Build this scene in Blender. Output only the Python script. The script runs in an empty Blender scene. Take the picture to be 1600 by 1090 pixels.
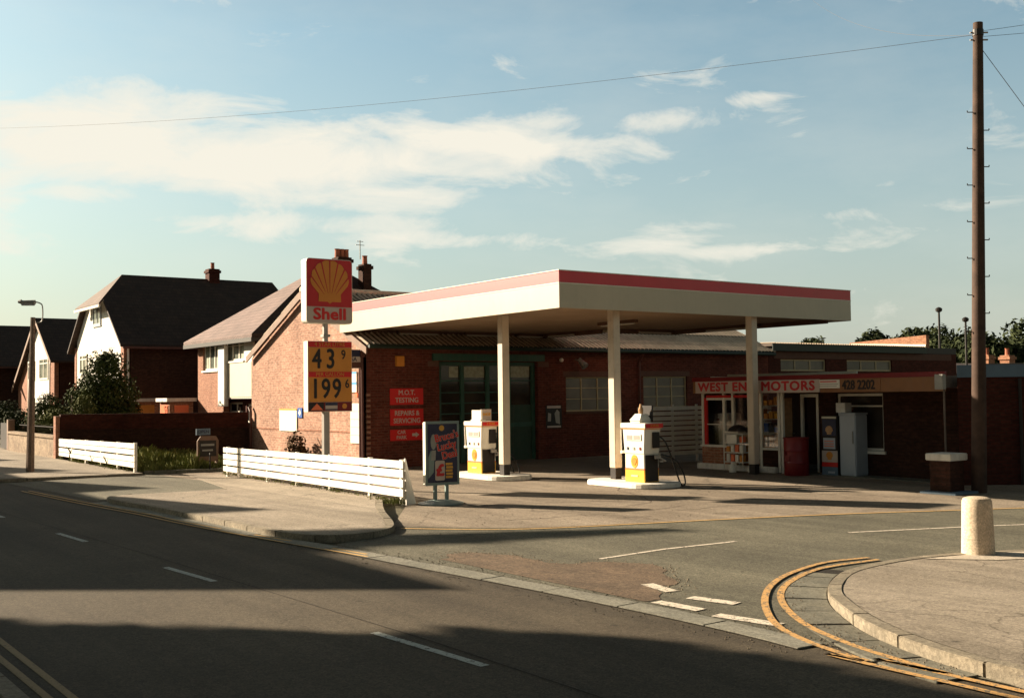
import bpy, bmesh, math, random
from mathutils import Vector, Matrix, noise as mnoise
random.seed(7)
S = bpy.context.scene
COL = S.collection
R = math.radians
# ------------------------------------------------------------------ camera
cam_d = bpy.data.cameras.new('camera'); cam = bpy.data.objects.new('camera', cam_d); COL.objects.link(cam)
S.camera = cam
cam_d.sensor_width = 36.0; cam_d.lens = 1705.0/1600*36.0; cam_d.clip_start = 0.1; cam_d.clip_end = 3000
ROLL = math.atan(0.0125); PITCH = math.atan(70/1705.0)
f0 = Vector((.585, .811, 0)).normalized(); r0 = Vector((f0.y, -f0.x, 0)); u0 = Vector((0, 0, 1))
fw = f0*math.cos(PITCH)+u0*math.sin(PITCH); up_ = -f0*math.sin(PITCH)+u0*math.cos(PITCH)
cr, sr = math.cos(ROLL), math.sin(ROLL)
rt = r0*cr-up_*sr; uu = up_*cr+r0*sr
m = Matrix((( rt.x, uu.x, -fw.x, 0), (rt.y, uu.y, -fw.y, 0), (rt.z, uu.z, -fw.z, 2.1), (0, 0, 0, 1)))
cam.matrix_world = m
# ------------------------------------------------------------------ light
SUN_EL = R(22); SX, SY = -0.50, 0.866
KX, KY = -SX/math.tan(SUN_EL), SY/math.tan(SUN_EL)   # shadow shift on the ground per metre of height
SUNV = Vector((SX*math.cos(SUN_EL), SY*math.cos(SUN_EL), math.sin(SUN_EL)))
sd = bpy.data.lights.new('sun', 'SUN'); sd.energy = 5.0; sd.angle = R(0.5); sd.color = (1.0, .83, .62)
sun = bpy.data.objects.new('sun', sd); COL.objects.link(sun)
sun.rotation_euler = SUNV.to_track_quat('Z', 'Y').to_euler()
S.view_settings.view_transform = 'Standard'; S.view_settings.look = 'None'
S.view_settings.exposure = 1.62; S.view_settings.gamma = 1.0
W = bpy.data.worlds.new('World'); S.world = W; W.use_nodes = True
nt = W.node_tree; nt.nodes.clear()
def nd(nt, t, **kw):
    n = nt.nodes.new(t)
    for k, v in kw.items():
        if k == 'ins':
            for a, b in v.items():
                n.inputs[a].default_value = b
        else: setattr(n, k, v)
    return n
def mth(nt, op, a, b=None, c=None, clamp=False):
    n = nt.nodes.new('ShaderNodeMath'); n.operation = op; n.use_clamp = clamp
    for i, v in enumerate((a, b, c)):
        if v is None: continue
        if isinstance(v, (int, float)): n.inputs[i].default_value = v
        else: nt.links.new(v, n.inputs[i])
    return n.outputs[0]
def mix(nt, fac, a, b, mode='MIX'):
    n = nt.nodes.new('ShaderNodeMix'); n.data_type = 'RGBA'; n.blend_type = mode
    for s, v in ((n.inputs[0], fac), (n.inputs[6], a), (n.inputs[7], b)):
        if isinstance(v, (int, float)): s.default_value = v
        elif isinstance(v, (tuple, list)): s.default_value = (*v[:3], 1)
        else: nt.links.new(v, s)
    return n.outputs[2]
def ramp(nt, fac, stops):
    n = nt.nodes.new('ShaderNodeValToRGB'); cr = n.color_ramp
    while len(cr.elements) < len(stops): cr.elements.new(.5)
    for e, (p, c) in zip(cr.elements, stops):
        e.position = p; e.color = (c, c, c, 1) if isinstance(c, (int, float)) else (*c, 1)
    nt.links.new(fac, n.inputs[0]); return n.outputs[0]
sky = nd(nt, 'ShaderNodeTexSky', sky_type='NISHITA', sun_disc=False, sun_elevation=SUN_EL,
         sun_rotation=math.atan2(SX, SY) % (2*math.pi), air_density=1.0, dust_density=1.4, ozone_density=1.0, altitude=30)
tc = nd(nt, 'ShaderNodeTexCoord')
sep = nd(nt, 'ShaderNodeSeparateXYZ'); nt.links.new(tc.outputs['Generated'], sep.inputs[0])
az = mth(nt, 'ARCTAN2', sep.outputs[0], sep.outputs[1]); el = mth(nt, 'ARCSINE', sep.outputs[2])
hz = ramp(nt, el, [(.0, 1), (.17, .45), (.36, .0)])           # thin bright haze low in the sky
dk = ramp(nt, el, [(.32, (1.04, 1.14, .98)), (.75, (.46, .42, .32))])
SKYT = mix(nt, 1.0, sky.outputs[0], dk, 'MULTIPLY')
SKYT = mix(nt, mth(nt, 'MULTIPLY', hz, .78), SKYT, (3.5, 3.55, 3.4))
dens = None
for (bx, by, rx, ry, w) in [(170, 205, 250, 62, 1.1), (470, 245, 330, 50, 1.1), (760, 225, 240, 36, .9), (610, 300, 170, 26, .8), (120, 292, 110, 20, .7),
        (880, 195, 120, 24, .6), (1045, 188, 100, 22, .82), (1190, 156, 60, 11, .5), (430, 345, 250, 20, .7), (650, 372, 190, 17, .7),
        (1050, 372, 100, 24, .8), (1170, 392, 100, 15, .75), (650, 118, 60, 12, .3), (1500, 330, 200, 10, .15), (-300, 220, 300, 90, 1.0), (2100, 200, 260, 50, .8)]:
    a0 = math.atan2(.585, .811)+math.atan((bx-800)/1705); e0 = math.atan((615-by)/1705*math.cos(math.atan((bx-800)/1705)))
    du = mth(nt, 'DIVIDE', mth(nt, 'SUBTRACT', az, a0), rx/1705); dv = mth(nt, 'DIVIDE', mth(nt, 'SUBTRACT', el, e0), ry/1705)
    rr = mth(nt, 'ADD', mth(nt, 'MULTIPLY', du, du), mth(nt, 'MULTIPLY', dv, dv))
    g = mth(nt, 'MULTIPLY', mth(nt, 'EXPONENT', mth(nt, 'MULTIPLY', rr, -.8)), w)
    dens = g if dens is None else mth(nt, 'MAXIMUM', dens, g)
cmb = nd(nt, 'ShaderNodeCombineXYZ'); nt.links.new(az, cmb.inputs[0]); nt.links.new(mth(nt, 'MULTIPLY', el, 2.6), cmb.inputs[1])
n1 = nd(nt, 'ShaderNodeTexNoise', ins={'Scale': 9.0, 'Detail': 9.0, 'Roughness': .62, 'Distortion': .5}); nt.links.new(cmb.outputs[0], n1.inputs[0])
dd = mth(nt, 'ADD', dens, mth(nt, 'MULTIPLY', mth(nt, 'SUBTRACT', n1.outputs[0], .5), 2.3))
cl = ramp(nt, dd, [(.25, 0), (.55, .58), (.95, .96)])
n2 = nd(nt, 'ShaderNodeTexNoise', ins={'Scale': 5.0, 'Detail': 6.0, 'Roughness': .6}); nt.links.new(cmb.outputs[0], n2.inputs[0])
veil = mth(nt, 'MULTIPLY', ramp(nt, n2.outputs[0], [(.42, 0), (.75, .14)]), 1.0)
cl2 = mth(nt, 'MAXIMUM', cl, veil)
skyc = mix(nt, cl2, SKYT, (6.5, 6.1, 5.25))
fwd = mth(nt, 'ADD', mth(nt, 'MULTIPLY', sep.outputs[0], .5*math.sin(R(12))), mth(nt, 'MULTIPLY', sep.outputs[1], .5*math.cos(R(12))))
fwd = ramp(nt, mth(nt, 'ADD', fwd, .5), [(.42, (.66, .60, .50)), (.78, (.95, .96, .96))])   # the sky away from the sun is dimmer
skyc = mix(nt, 1.0, skyc, fwd, 'MULTIPLY')
bg = nd(nt, 'ShaderNodeBackground', ins={'Strength': .05}); nt.links.new(skyc, bg.inputs[0])
wo = nd(nt, 'ShaderNodeOutputWorld'); nt.links.new(bg.outputs[0], wo.inputs[0])

# ------------------------------------------------------------------ materials
MAT = {}
def newmat(name):
    mt = bpy.data.materials.new(name); mt.use_nodes = True; t = mt.node_tree
    b = t.nodes['Principled BSDF']; MAT[name] = mt
    return mt, t, b
def setc(t, b, c):
    if isinstance(c, (tuple, list)): b.inputs['Base Color'].default_value = (*c[:3], 1)
    else: t.links.new(c, b.inputs['Base Color'])
def objc(t, scale=None):
    n = t.nodes.new('ShaderNodeTexCoord'); o = n.outputs['Object']
    if scale:
        mp = t.nodes.new('ShaderNodeMapping'); mp.inputs['Scale'].default_value = scale; t.links.new(o, mp.inputs[0]); o = mp.outputs[0]
    return o
def nz(t, scale, detail=4, rough=.55, vec=None, dist=0):
    n = nd(t, 'ShaderNodeTexNoise', ins={'Scale': scale, 'Detail': detail, 'Roughness': rough, 'Distortion': dist})
    t.links.new(vec if vec is not None else objc(t), n.inputs[0]); return n.outputs[0]
def bump(t, b, h, strength=.3, dist=.01):
    n = nd(t, 'ShaderNodeBump', ins={'Strength': strength, 'Distance': dist}); t.links.new(h, n.inputs['Height']); t.links.new(n.outputs[0], b.inputs['Normal'])
def plain(name, c, rough=.6, var=.12, scale=3, metal=0, dirt=0, spec=.35, bmp=.0):
    mt, t, b = newmat(name)
    n = nz(t, scale, 5); f = ramp(t, n, [(.3, 1-var), (.7, 1+var)])
    col = mix(t, 1, c, f, 'MULTIPLY')
    if dirt:
        d = ramp(t, nz(t, scale*2.3, 8, .7), [(.5, 0), (.72, dirt)])
        col = mix(t, d, col, (.09, .065, .045))
    if dirt:
        stn = ramp(t, nz(t, 3.0, 7, .7, objc(t, (3, 3, .25))), [(.48, 0), (.8, dirt*1.3)])
        col = mix(t, stn, col, (.16, .12, .085))
    setc(t, b, col); b.inputs['Roughness'].default_value = rough; b.inputs['Metallic'].default_value = metal
    b.inputs['Specular IOR Level'].default_value = spec
    if bmp: bump(t, b, nz(t, 60, 4), bmp, .004)
    return mt
def ground_mat(name, c1, c2, speck=.5, fine=70, patch=.5, rough=.9, crack=0, stain=.4, bmp=.5):
    mt, t, b = newmat(name); o = objc(t)
    big = ramp(t, nz(t, patch, 6, .6, o), [(.35, 0), (.65, 1)])
    col = mix(t, big, c1, c2)
    fn = ramp(t, nz(t, fine, 3, .8, o), [(.3, 1-speck), (.7, 1+speck)])
    col = mix(t, 1, col, fn, 'MULTIPLY')
    v = nd(t, 'ShaderNodeTexVoronoi', ins={'Scale': fine*.6}); t.links.new(o, v.inputs[0])
    sp = ramp(t, v.outputs['Color'], [(.0, .75), (1.0, 1.3)])
    col = mix(t, 1, col, sp, 'MULTIPLY')
    st = ramp(t, nz(t, patch*2.7, 9, .7, o, 1.0), [(.55, 0), (.75, stain)])
    col = mix(t, st, col, (.035, .028, .02))
    if crack:
        v2 = nd(t, 'ShaderNodeTexVoronoi', feature='DISTANCE_TO_EDGE', ins={'Scale': crack})
        dn = nd(t, 'ShaderNodeTexNoise', ins={'Scale': 1.5, 'Detail': 8}); t.links.new(o, dn.inputs[0])
        vm = t.nodes.new('ShaderNodeVectorMath'); vm.operation = 'ADD'; t.links.new(o, vm.inputs[0]); t.links.new(dn.outputs['Color'], vm.inputs[1])
        t.links.new(vm.outputs[0], v2.inputs[0])
        cf = ramp(t, v2.outputs[0], [(.0, .55), (.006, 0)])
        col = mix(t, cf, col, (.03, .022, .016))
    # long worn streaks, small dark repairs and oil drips
    wt = ramp(t, nz(t, 1.0, 6, .65, objc(t, (1.3, .07, 1)), .6), [(.35, .76), (.66, 1.2)])
    col = mix(t, 1, col, wt, 'MULTIPLY')
    v3 = nd(t, 'ShaderNodeTexVoronoi', ins={'Scale': 1.7}); t.links.new(o, v3.inputs[0])
    col = mix(t, ramp(t, v3.outputs['Distance'], [(.0, .55), (.055, .4), (.085, 0)]), col, (.02, .016, .012))
    setc(t, b, col); b.inputs['Roughness'].default_value = rough; b.inputs['Specular IOR Level'].default_value = .2
    bump(t, b, nz(t, fine, 3, .8, o), bmp, .008)
    return mt
def brick(name, c1, c2, mortar, var=.3, light=0):
    mt, t, b = newmat(name)
    tcn = t.nodes.new('ShaderNodeTexCoord'); s1 = t.nodes.new('ShaderNodeSeparateXYZ'); t.links.new(tcn.outputs['Object'], s1.inputs[0])
    s2 = t.nodes.new('ShaderNodeSeparateXYZ'); t.links.new(tcn.outputs['Normal'], s2.inputs[0])
    ax = mth(t, 'ABSOLUTE', s2.outputs[0]); ay = mth(t, 'ABSOLUTE', s2.outputs[1])
    u = mth(t, 'ADD', mth(t, 'MULTIPLY', s1.outputs[0], mth(t, 'GREATER_THAN', ay, .6)), mth(t, 'MULTIPLY', s1.outputs[1], mth(t, 'GREATER_THAN', ax, .6)))
    cb = t.nodes.new('ShaderNodeCombineXYZ'); t.links.new(u, cb.inputs[0]); t.links.new(s1.outputs[2], cb.inputs[1])
    bt = nd(t, 'ShaderNodeTexBrick', ins={'Scale': 1.0, 'Mortar Size': .008, 'Brick Width': .235, 'Row Height': .078, 'Bias': -.1, 'Mortar Smooth': .2})
    bt.inputs['Color1'].default_value = (*c1, 1); bt.inputs['Color2'].default_value = (*c2, 1); bt.inputs['Mortar'].default_value = (*mortar, 1)
    t.links.new(cb.outputs[0], bt.inputs[0])
    f = ramp(t, nz(t, .8, 7, .65), [(.3, 1-var), (.7, 1+var)])
    col = mix(t, 1, bt.outputs[0], f, 'MULTIPLY')
    f2 = ramp(t, nz(t, 7, 3, .6, objc(t, (1, 1, 2.4))), [(.35, .72), (.65, 1.25)])
    col = mix(t, 1, col, f2, 'MULTIPLY')
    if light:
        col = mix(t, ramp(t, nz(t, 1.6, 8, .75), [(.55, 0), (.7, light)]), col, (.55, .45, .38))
    setc(t, b, col); b.inputs['Roughness'].default_value = .9; b.inputs['Specular IOR Level'].default_value = .2
    bump(t, b, bt.outputs['Fac'], -.4, .006)
    return mt
def tiles(name, c1, c2, row=.3, w=.28):
    mt, t, b = newmat(name)
    tcn = t.nodes.new('ShaderNodeTexCoord'); s1 = t.nodes.new('ShaderNodeSeparateXYZ'); t.links.new(tcn.outputs['Object'], s1.inputs[0])
    s2 = t.nodes.new('ShaderNodeSeparateXYZ'); t.links.new(tcn.outputs['Normal'], s2.inputs[0])
    ax = mth(t, 'ABSOLUTE', s2.outputs[0]); ay = mth(t, 'ABSOLUTE', s2.outputs[1]); g = mth(t, 'GREATER_THAN', ay, ax)
    u = mth(t, 'ADD', mth(t, 'MULTIPLY', s1.outputs[0], g), mth(t, 'MULTIPLY', s1.outputs[1], mth(t, 'SUBTRACT', 1.0, g)))
    cb = t.nodes.new('ShaderNodeCombineXYZ'); t.links.new(u, cb.inputs[0]); t.links.new(s1.outputs[2], cb.inputs[1])
    bt = nd(t, 'ShaderNodeTexBrick', ins={'Scale': 1.0, 'Mortar Size': .012, 'Brick Width': w, 'Row Height': row*.6, 'Bias': 0.0, 'Mortar Smooth': .5})
    bt.inputs['Color1'].default_value = (*c1, 1); bt.inputs['Color2'].default_value = (*c2, 1); bt.inputs['Mortar'].default_value = (*[v*.45 for v in c1], 1)
    t.links.new(cb.outputs[0], bt.inputs[0])
    col = mix(t, 1, bt.outputs[0], ramp(t, nz(t, 1.2, 7, .65), [(.3, .75), (.7, 1.3)]), 'MULTIPLY')
    setc(t, b, col); b.inputs['Roughness'].default_value = .85
    bump(t, b, bt.outputs['Fac'], -.6, .02)
    return mt
def leafmat(name, c1, c2):
    mt, t, b = newmat(name)
    gi = t.nodes.new('ShaderNodeNewGeometry')
    wn = t.nodes.new('ShaderNodeMapRange'); t.links.new(gi.outputs['Random Per Island'], wn.inputs[0])
    col = mix(t, wn.outputs[0], c1, c2)
    col = mix(t, 1, col, ramp(t, nz(t, 1.5, 3), [(.3, .7), (.7, 1.35)]), 'MULTIPLY')
    setc(t, b, col); b.inputs['Roughness'].default_value = .85; b.inputs['Specular IOR Level'].default_value = .08
    b.inputs['Transmission Weight'].default_value = 0
    return mt
def glassm(name, tint=(.02, .02, .018), rough=.08):
    mt, t, b = newmat(name)
    setc(t, b, mix(t, ramp(t, nz(t, .9, 3), [(.35, 0), (.65, 1)]), tint, tuple(v*2.2 for v in tint)))
    b.inputs['Roughness'].default_value = rough; b.inputs['Specular IOR Level'].default_value = .5
    return mt
ground_mat('asphalt', (.056, .045, .031), (.078, .064, .044), speck=.55, fine=55, patch=.35)
ground_mat('asphalt_side', (.096, .09, .066), (.122, .113, .082), speck=.6, fine=50, patch=.6)
ground_mat('concrete_yard', (.18, .145, .108), (.24, .198, .15), speck=.3, fine=60, patch=.5, crack=.18, stain=.5)
ground_mat('pavement', (.215, .182, .14), (.275, .235, .185), speck=.35, fine=60, patch=.7, crack=.35, stain=.35)
ground_mat('patchmat', (.15, .105, .07), (.11, .08, .055), speck=.45, fine=45, patch=1.2, stain=.7)
ground_mat('granite', (.17, .165, .135), (.22, .21, .17), speck=.3, fine=60, patch=2, stain=.3)
ground_mat('slab', (.13, .125, .10), (.16, .15, .115), speck=.25, fine=60, patch=2, stain=.3)
ground_mat('kerbm', (.19, .165, .125), (.24, .205, .15), speck=.25, fine=50, patch=2, stain=.25)
ground_mat('joint', (.02, .016, .012), (.03, .024, .018))
ground_mat('crumb', (.13, .105, .075), (.18, .145, .10))
ground_mat('earth', (.10, .085, .055), (.06, .065, .03), patch=.1)
ground_mat('stonewall', (.30, .23, .16), (.22, .16, .11), speck=.4, fine=14, patch=1.6, stain=.6)
ground_mat('bollardm', (.50, .41, .30), (.58, .47, .35), speck=.25, fine=90, patch=3, stain=.15, bmp=.7)
ground_mat('concpole', (.17, .12, .09), (.2, .14, .105), speck=.2, fine=50, patch=2)
def paintm(name, c, wear, under):
    mt, t, b = newmat(name)
    w = ramp(t, nz(t, 22, 8, .75), [(.36+wear, 1), (.42+wear, 0)])
    cc = mix(t, 1, c, ramp(t, nz(t, 60, 3, .8), [(.3, .75), (.7, 1.2)]), 'MULTIPLY')
    setc(t, b, mix(t, w, cc, under)); b.inputs['Roughness'].default_value = .85
    return mt
paintm('yellowline', (.47, .265, .085), .065, (.09, .08, .055))
paintm('yellowthin', (.55, .33, .10), .02, (.11, .1, .07))
paintm('whiteline', (.58, .51, .41), .05, (.09, .08, .06))
paintm('whitefaint', (.38, .4, .36), .04, (.06, .05, .04))
paintm('yellowfaint', (.26, .18, .08), .0, (.055, .047, .035))
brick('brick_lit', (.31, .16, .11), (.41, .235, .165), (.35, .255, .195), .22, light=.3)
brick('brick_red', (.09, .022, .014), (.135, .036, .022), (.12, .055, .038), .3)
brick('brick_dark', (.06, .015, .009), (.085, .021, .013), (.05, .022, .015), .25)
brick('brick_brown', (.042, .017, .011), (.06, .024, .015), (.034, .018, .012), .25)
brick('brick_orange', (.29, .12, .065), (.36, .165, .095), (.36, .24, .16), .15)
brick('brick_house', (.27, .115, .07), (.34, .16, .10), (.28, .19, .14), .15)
tiles('roof_dark', (.034, .019, .013), (.05, .028, .019))
tiles('roof_brown', (.085, .052, .04), (.11, .068, .052))
tiles('roof_pink', (.145, .092, .08), (.18, .118, .104), .25, .25)
plain('asbestos', (.66, .52, .38), .9, .15, 5, dirt=.2)
plain('felt', (.14, .11, .09), .9, .3, 2)
plain('white', (.78, .74, .64), .45, .05, 2, dirt=.12)
plain('whitewood', (.82, .78, .69), .6, .06, 5, dirt=.3)
plain('render_white', (.74, .71, .64), .85, .08, 2, dirt=.1)
plain('cream', (.56, .52, .40), .5, .05, 1.5)
plain('canopy_cream', (.50, .43, .31), .45, .04, 1.2, dirt=.08)
plain('canopy_red', (.56, .014, .028), .3, .06, 1.5)
plain('soffit', (.36, .25, .165), .7, .1, 1.0, dirt=.15)
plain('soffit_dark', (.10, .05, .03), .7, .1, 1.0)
plain('column', (.60, .51, .40), .5, .08, 2, dirt=.15)
plain('black', (.018, .014, .012), .5, .2, 5)
plain('rubber', (.012, .011, .01), .45, .2, 5)
plain('red', (.50, .02, .022), .4, .08, 3)
plain('signred', (.60, .018, .015), .35, .05, 3)
plain('deepred', (.17, .009, .010), .4, .08, 3)
plain('darkredletter', (.50, .03, .035), .5, .08, 3)
plain('lightred', (.80, .18, .07), .4, .05, 3)
plain('yellow', (.70, .34, .03), .4, .06, 3)
plain('fascia_amber', (.25, .11, .042), .5, .12, 2, dirt=.25)
plain('orange', (.60, .24, .035), .45, .08, 3)
plain('pumpyellow', (.80, .47, .06), .35, .05, 3)
plain('amber', (.62, .23, .03), .4, .05, 3)
plain('signwhite', (.50, .41, .35), .35, .06, 2)
plain('green', (.025, .08, .055), .55, .15, 3, dirt=.2)
plain('darkgreen', (.02, .05, .03), .6, .2, 3, dirt=.25)
plain('steel', (.33, .31, .28), .4, .1, 4, metal=.4)
plain('greysteel', (.30, .29, .26), .5, .1, 4)
plain('teal_steel', (.20, .26, .24), .5, .1, 4)
plain('paleblue', (.12, .175, .23), .6, .08, 3)
plain('whiteblue', (.40, .44, .48), .4, .05, 2)
plain('screen_white', (.66, .63, .57), .7, .08, 4, dirt=.2)
plain('navy', (.02, .025, .06), .35, .3, 3)
plain('blue', (.04, .12, .4), .4, .1, 3)
plain('skyblue', (.1, .35, .6), .4, .1, 3)
plain('skin', (.50, .30, .20), .6, .1, 6)
plain('gold', (.62, .32, .05), .4, .1, 3)
plain('gutter', (.015, .028, .02), .5, .15, 3)
plain('pipe', (.10, .035, .025), .5, .2, 3)
plain('timberframe', (.42, .34, .20), .6, .1, 4)
plain('lintel', (.11, .055, .038), .85, .15, 4)
plain('polewood', (.062, .036, .025), .85, .35, 4, bmp=.6)
plain('polelight', (.42, .29, .2), .85, .2, 5)
plain('bark', (.07, .05, .035), .9, .3, 6)
plain('terracotta', (.35, .11, .06), .8, .2, 4)
plain('tubelight', (.55, .5, .42), .3, .05, 4)
plain('barge', (.20, .12, .08), .7, .2, 4)
plain('curtain', (.32, .33, .25), .8, .25, 9)
plain('cardboard', (.45, .27, .14), .8, .2, 9)
plain('wire', (.10, .10, .11), .6, .1, 4)
glassm('glass', (.022, .017, .013)); glassm('glass_grey', (.06, .052, .04), .3); glassm('glass_house', (.09, .10, .085), .12)
leafmat('leaf', (.035, .05, .014), (.075, .085, .025)); leafmat('leaf_light', (.07, .085, .025), (.14, .14, .05))
leafmat('leaf_dark', (.018, .026, .012), (.045, .055, .022)); leafmat('grass', (.10, .12, .03), (.2, .2, .07)); leafmat('brownleaf', (.06, .035, .02), (.11, .07, .035))
leafmat('blossom', (.45, .30, .16), (.3, .28, .1))
for q in ('canopy_red', 'canopy_cream'):     # gloss enamel panels
    b = MAT[q].node_tree.nodes['Principled BSDF']; b.inputs['Specular IOR Level'].default_value = .5; b.inputs['Roughness'].default_value = .42
    b.inputs['Coat Weight'].default_value = .34; b.inputs['Coat Roughness'].default_value = .36; b.inputs['Coat IOR'].default_value = 1.5
# corrugated sheet: shade of the valleys painted in as dark, uneven stripes
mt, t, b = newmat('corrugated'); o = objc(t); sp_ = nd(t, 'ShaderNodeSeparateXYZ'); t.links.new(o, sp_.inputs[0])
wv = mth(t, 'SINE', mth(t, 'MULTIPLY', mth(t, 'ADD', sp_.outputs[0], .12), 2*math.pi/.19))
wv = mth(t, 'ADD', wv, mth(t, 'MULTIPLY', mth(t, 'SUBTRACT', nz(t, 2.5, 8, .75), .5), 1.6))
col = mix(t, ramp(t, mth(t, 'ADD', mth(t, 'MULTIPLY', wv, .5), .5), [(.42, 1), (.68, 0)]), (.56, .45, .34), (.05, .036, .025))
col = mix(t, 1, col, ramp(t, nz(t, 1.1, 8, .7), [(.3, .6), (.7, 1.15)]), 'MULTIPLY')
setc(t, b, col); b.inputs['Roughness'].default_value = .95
# clear shop glass: part transparent, part glossy
mt, t, b = newmat('clearglass')
tr = t.nodes.new('ShaderNodeBsdfTransparent'); gl = nd(t, 'ShaderNodeBsdfGlossy', ins={'Roughness': .03}); fr = nd(t, 'ShaderNodeFresnel', ins={'IOR': 1.45})
ms = t.nodes.new('ShaderNodeMixShader'); t.links.new(fr.outputs[0], ms.inputs[0]); t.links.new(tr.outputs[0], ms.inputs[1]); t.links.new(gl.outputs[0], ms.inputs[2])
t.links.new(ms.outputs[0], t.nodes['Material Output'].inputs[0])

# ------------------------------------------------------------------ mesh helpers
class MB:
    def __init__(s): s.v = []; s.f = []
    def add(s, vs, fs):
        o = len(s.v); s.v += [tuple(v) for v in vs]; s.f += [tuple(i+o for i in f) for f in fs]; return s
    def box(s, x0, x1, y0, y1, z0, z1):
        if x0 > x1: x0, x1 = x1, x0
        if y0 > y1: y0, y1 = y1, y0
        return s.add([(x0,y0,z0),(x1,y0,z0),(x1,y1,z0),(x0,y1,z0),(x0,y0,z1),(x1,y0,z1),(x1,y1,z1),(x0,y1,z1)],
                     [(3,2,1,0),(4,5,6,7),(0,1,5,4),(1,2,6,5),(2,3,7,6),(3,0,4,7)])
    def prism(s, poly, z0, z1):
        n = len(poly); zt = z1 if isinstance(z1, (list, tuple)) else [z1]*n
        a = sum(poly[i][0]*poly[(i+1) % n][1]-poly[(i+1) % n][0]*poly[i][1] for i in range(n))
        if a < 0: poly = poly[::-1]; zt = zt[::-1]
        vs = [(x, y, z0) for x, y in poly]+[(p[0], p[1], z) for p, z in zip(poly, zt)]
        return s.add(vs, [tuple(range(n-1, -1, -1)), tuple(range(n, 2*n))]+[(i, (i+1) % n, n+(i+1) % n, n+i) for i in range(n)])
    def flat(s, poly, z):
        a = sum(poly[i][0]*poly[(i+1) % len(poly)][1]-poly[(i+1) % len(poly)][0]*poly[i][1] for i in range(len(poly)))
        if a < 0: poly = poly[::-1]
        return s.add([(p[0], p[1], z) for p in poly], [tuple(range(len(poly)))])
    def cyl(s, p0, p1, r0, r1=None, n=12, caps=True):
        r1 = r0 if r1 is None else r1; p0 = Vector(p0); p1 = Vector(p1); d = (p1-p0).normalized()
        a = d.orthogonal().normalized(); bq = d.cross(a); vs = []
        for p, r in ((p0, r0), (p1, r1)):
            for i in range(n):
                t_ = 2*math.pi*i/n; vs.append(p+(a*math.cos(t_)+bq*math.sin(t_))*r)
        fs = [(i, (i+1) % n, n+(i+1) % n, n+i) for i in range(n)]
        if caps: fs += [tuple(range(n-1, -1, -1)), tuple(range(n, 2*n))]
        return s.add(vs, fs)
    def tube(s, pts, r, n=8):
        for i in range(len(pts)-1): s.cyl(pts[i], pts[i+1], r, r, n)
        return s
    def lathe(s, c, prof, n=20):
        vs = []; k = len(prof)
        for i in range(n):
            t_ = 2*math.pi*i/n
            for r, z in prof: vs.append((c[0]+r*math.cos(t_), c[1]+r*math.sin(t_), c[2]+z))
        fs = []
        for i in range(n):
            j = (i+1) % n
            for q in range(k-1): fs.append((i*k+q, j*k+q, j*k+q+1, i*k+q+1))
        fs.append(tuple(i*k for i in range(n-1, -1, -1))); fs.append(tuple(i*k+k-1 for i in range(n)))
        return s.add(vs, fs)
    def pbox(s, ax, pl, u0, u1, z0, z1, d0, d1):   # box on a wall plane that faces -x or -y; d is outwards
        if ax == 'x': return s.box(pl-d1, pl-d0, u0, u1, z0, z1)
        return s.box(u0, u1, pl-d1, pl-d0, z0, z1)
    def ppoly(s, ax, pl, poly, d0, d1):           # polygon (u,z) thickened outwards
        n = len(poly); vs = []
        for d in (d0, d1):
            for u, z in poly: vs.append((pl-d, u, z) if ax == 'x' else (u, pl-d, z))
        return s.add(vs, [tuple(range(n)), tuple(range(2*n-1, n-1, -1))]+[(i, n+i, n+(i+1) % n, (i+1) % n) for i in range(n)])
def rootloc(p):
    v = Vector((0, 0, 0)); 
    while p is not None: v += p.location; p = p.parent
    return v
def obj(name, mb, mat, parent=None, bevel=0, smooth=False, local=False, label=None, fix=True):
    me = bpy.data.meshes.new(name)
    if parent is not None and not local:
        o0 = rootloc(parent); vs = [(v[0]-o0.x, v[1]-o0.y, v[2]-o0.z) for v in mb.v]
    else: vs = mb.v
    me.from_pydata(vs, [], mb.f)
    if bevel or fix:
        bm = bmesh.new(); bm.from_mesh(me)
        if fix and len(bm.faces) < 20000: bmesh.ops.recalc_face_normals(bm, faces=bm.faces)
        if bevel: bmesh.ops.bevel(bm, geom=[e for e in bm.edges if len(e.link_faces) == 2 and e.calc_face_angle(0) > .5], offset=bevel, segments=2, affect='EDGES', clamp_overlap=True)
        bm.to_mesh(me); bm.free()
    me.materials.append(MAT[mat]); me.update()
    if smooth:
        for p in me.polygons: p.use_smooth = True
        try: me.set_sharp_from_angle(angle=R(40))
        except Exception: pass
    o = bpy.data.objects.new(name, me); COL.objects.link(o)
    if parent is not None: o.parent = parent
    if label: o['label'] = label
    return o
def thing(name, label, cat, loc=(0, 0, 0), group=None, rz=0):
    o = bpy.data.objects.new(name, None); COL.objects.link(o); o.location = loc; o.rotation_euler = (0, 0, rz); o.empty_display_size = .3
    o['label'] = label; o['category'] = cat
    if group: o['group'] = group
    return o
def tag(o, label, cat, group=None, kind=None):
    o['label'] = label; o['category'] = cat
    if group: o['group'] = group
    if kind: o['kind'] = kind
    return o
def struct(name, mb, mat, **kw):
    o = obj(name, mb, mat, **kw); o['kind'] = 'structure'; return o
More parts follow.
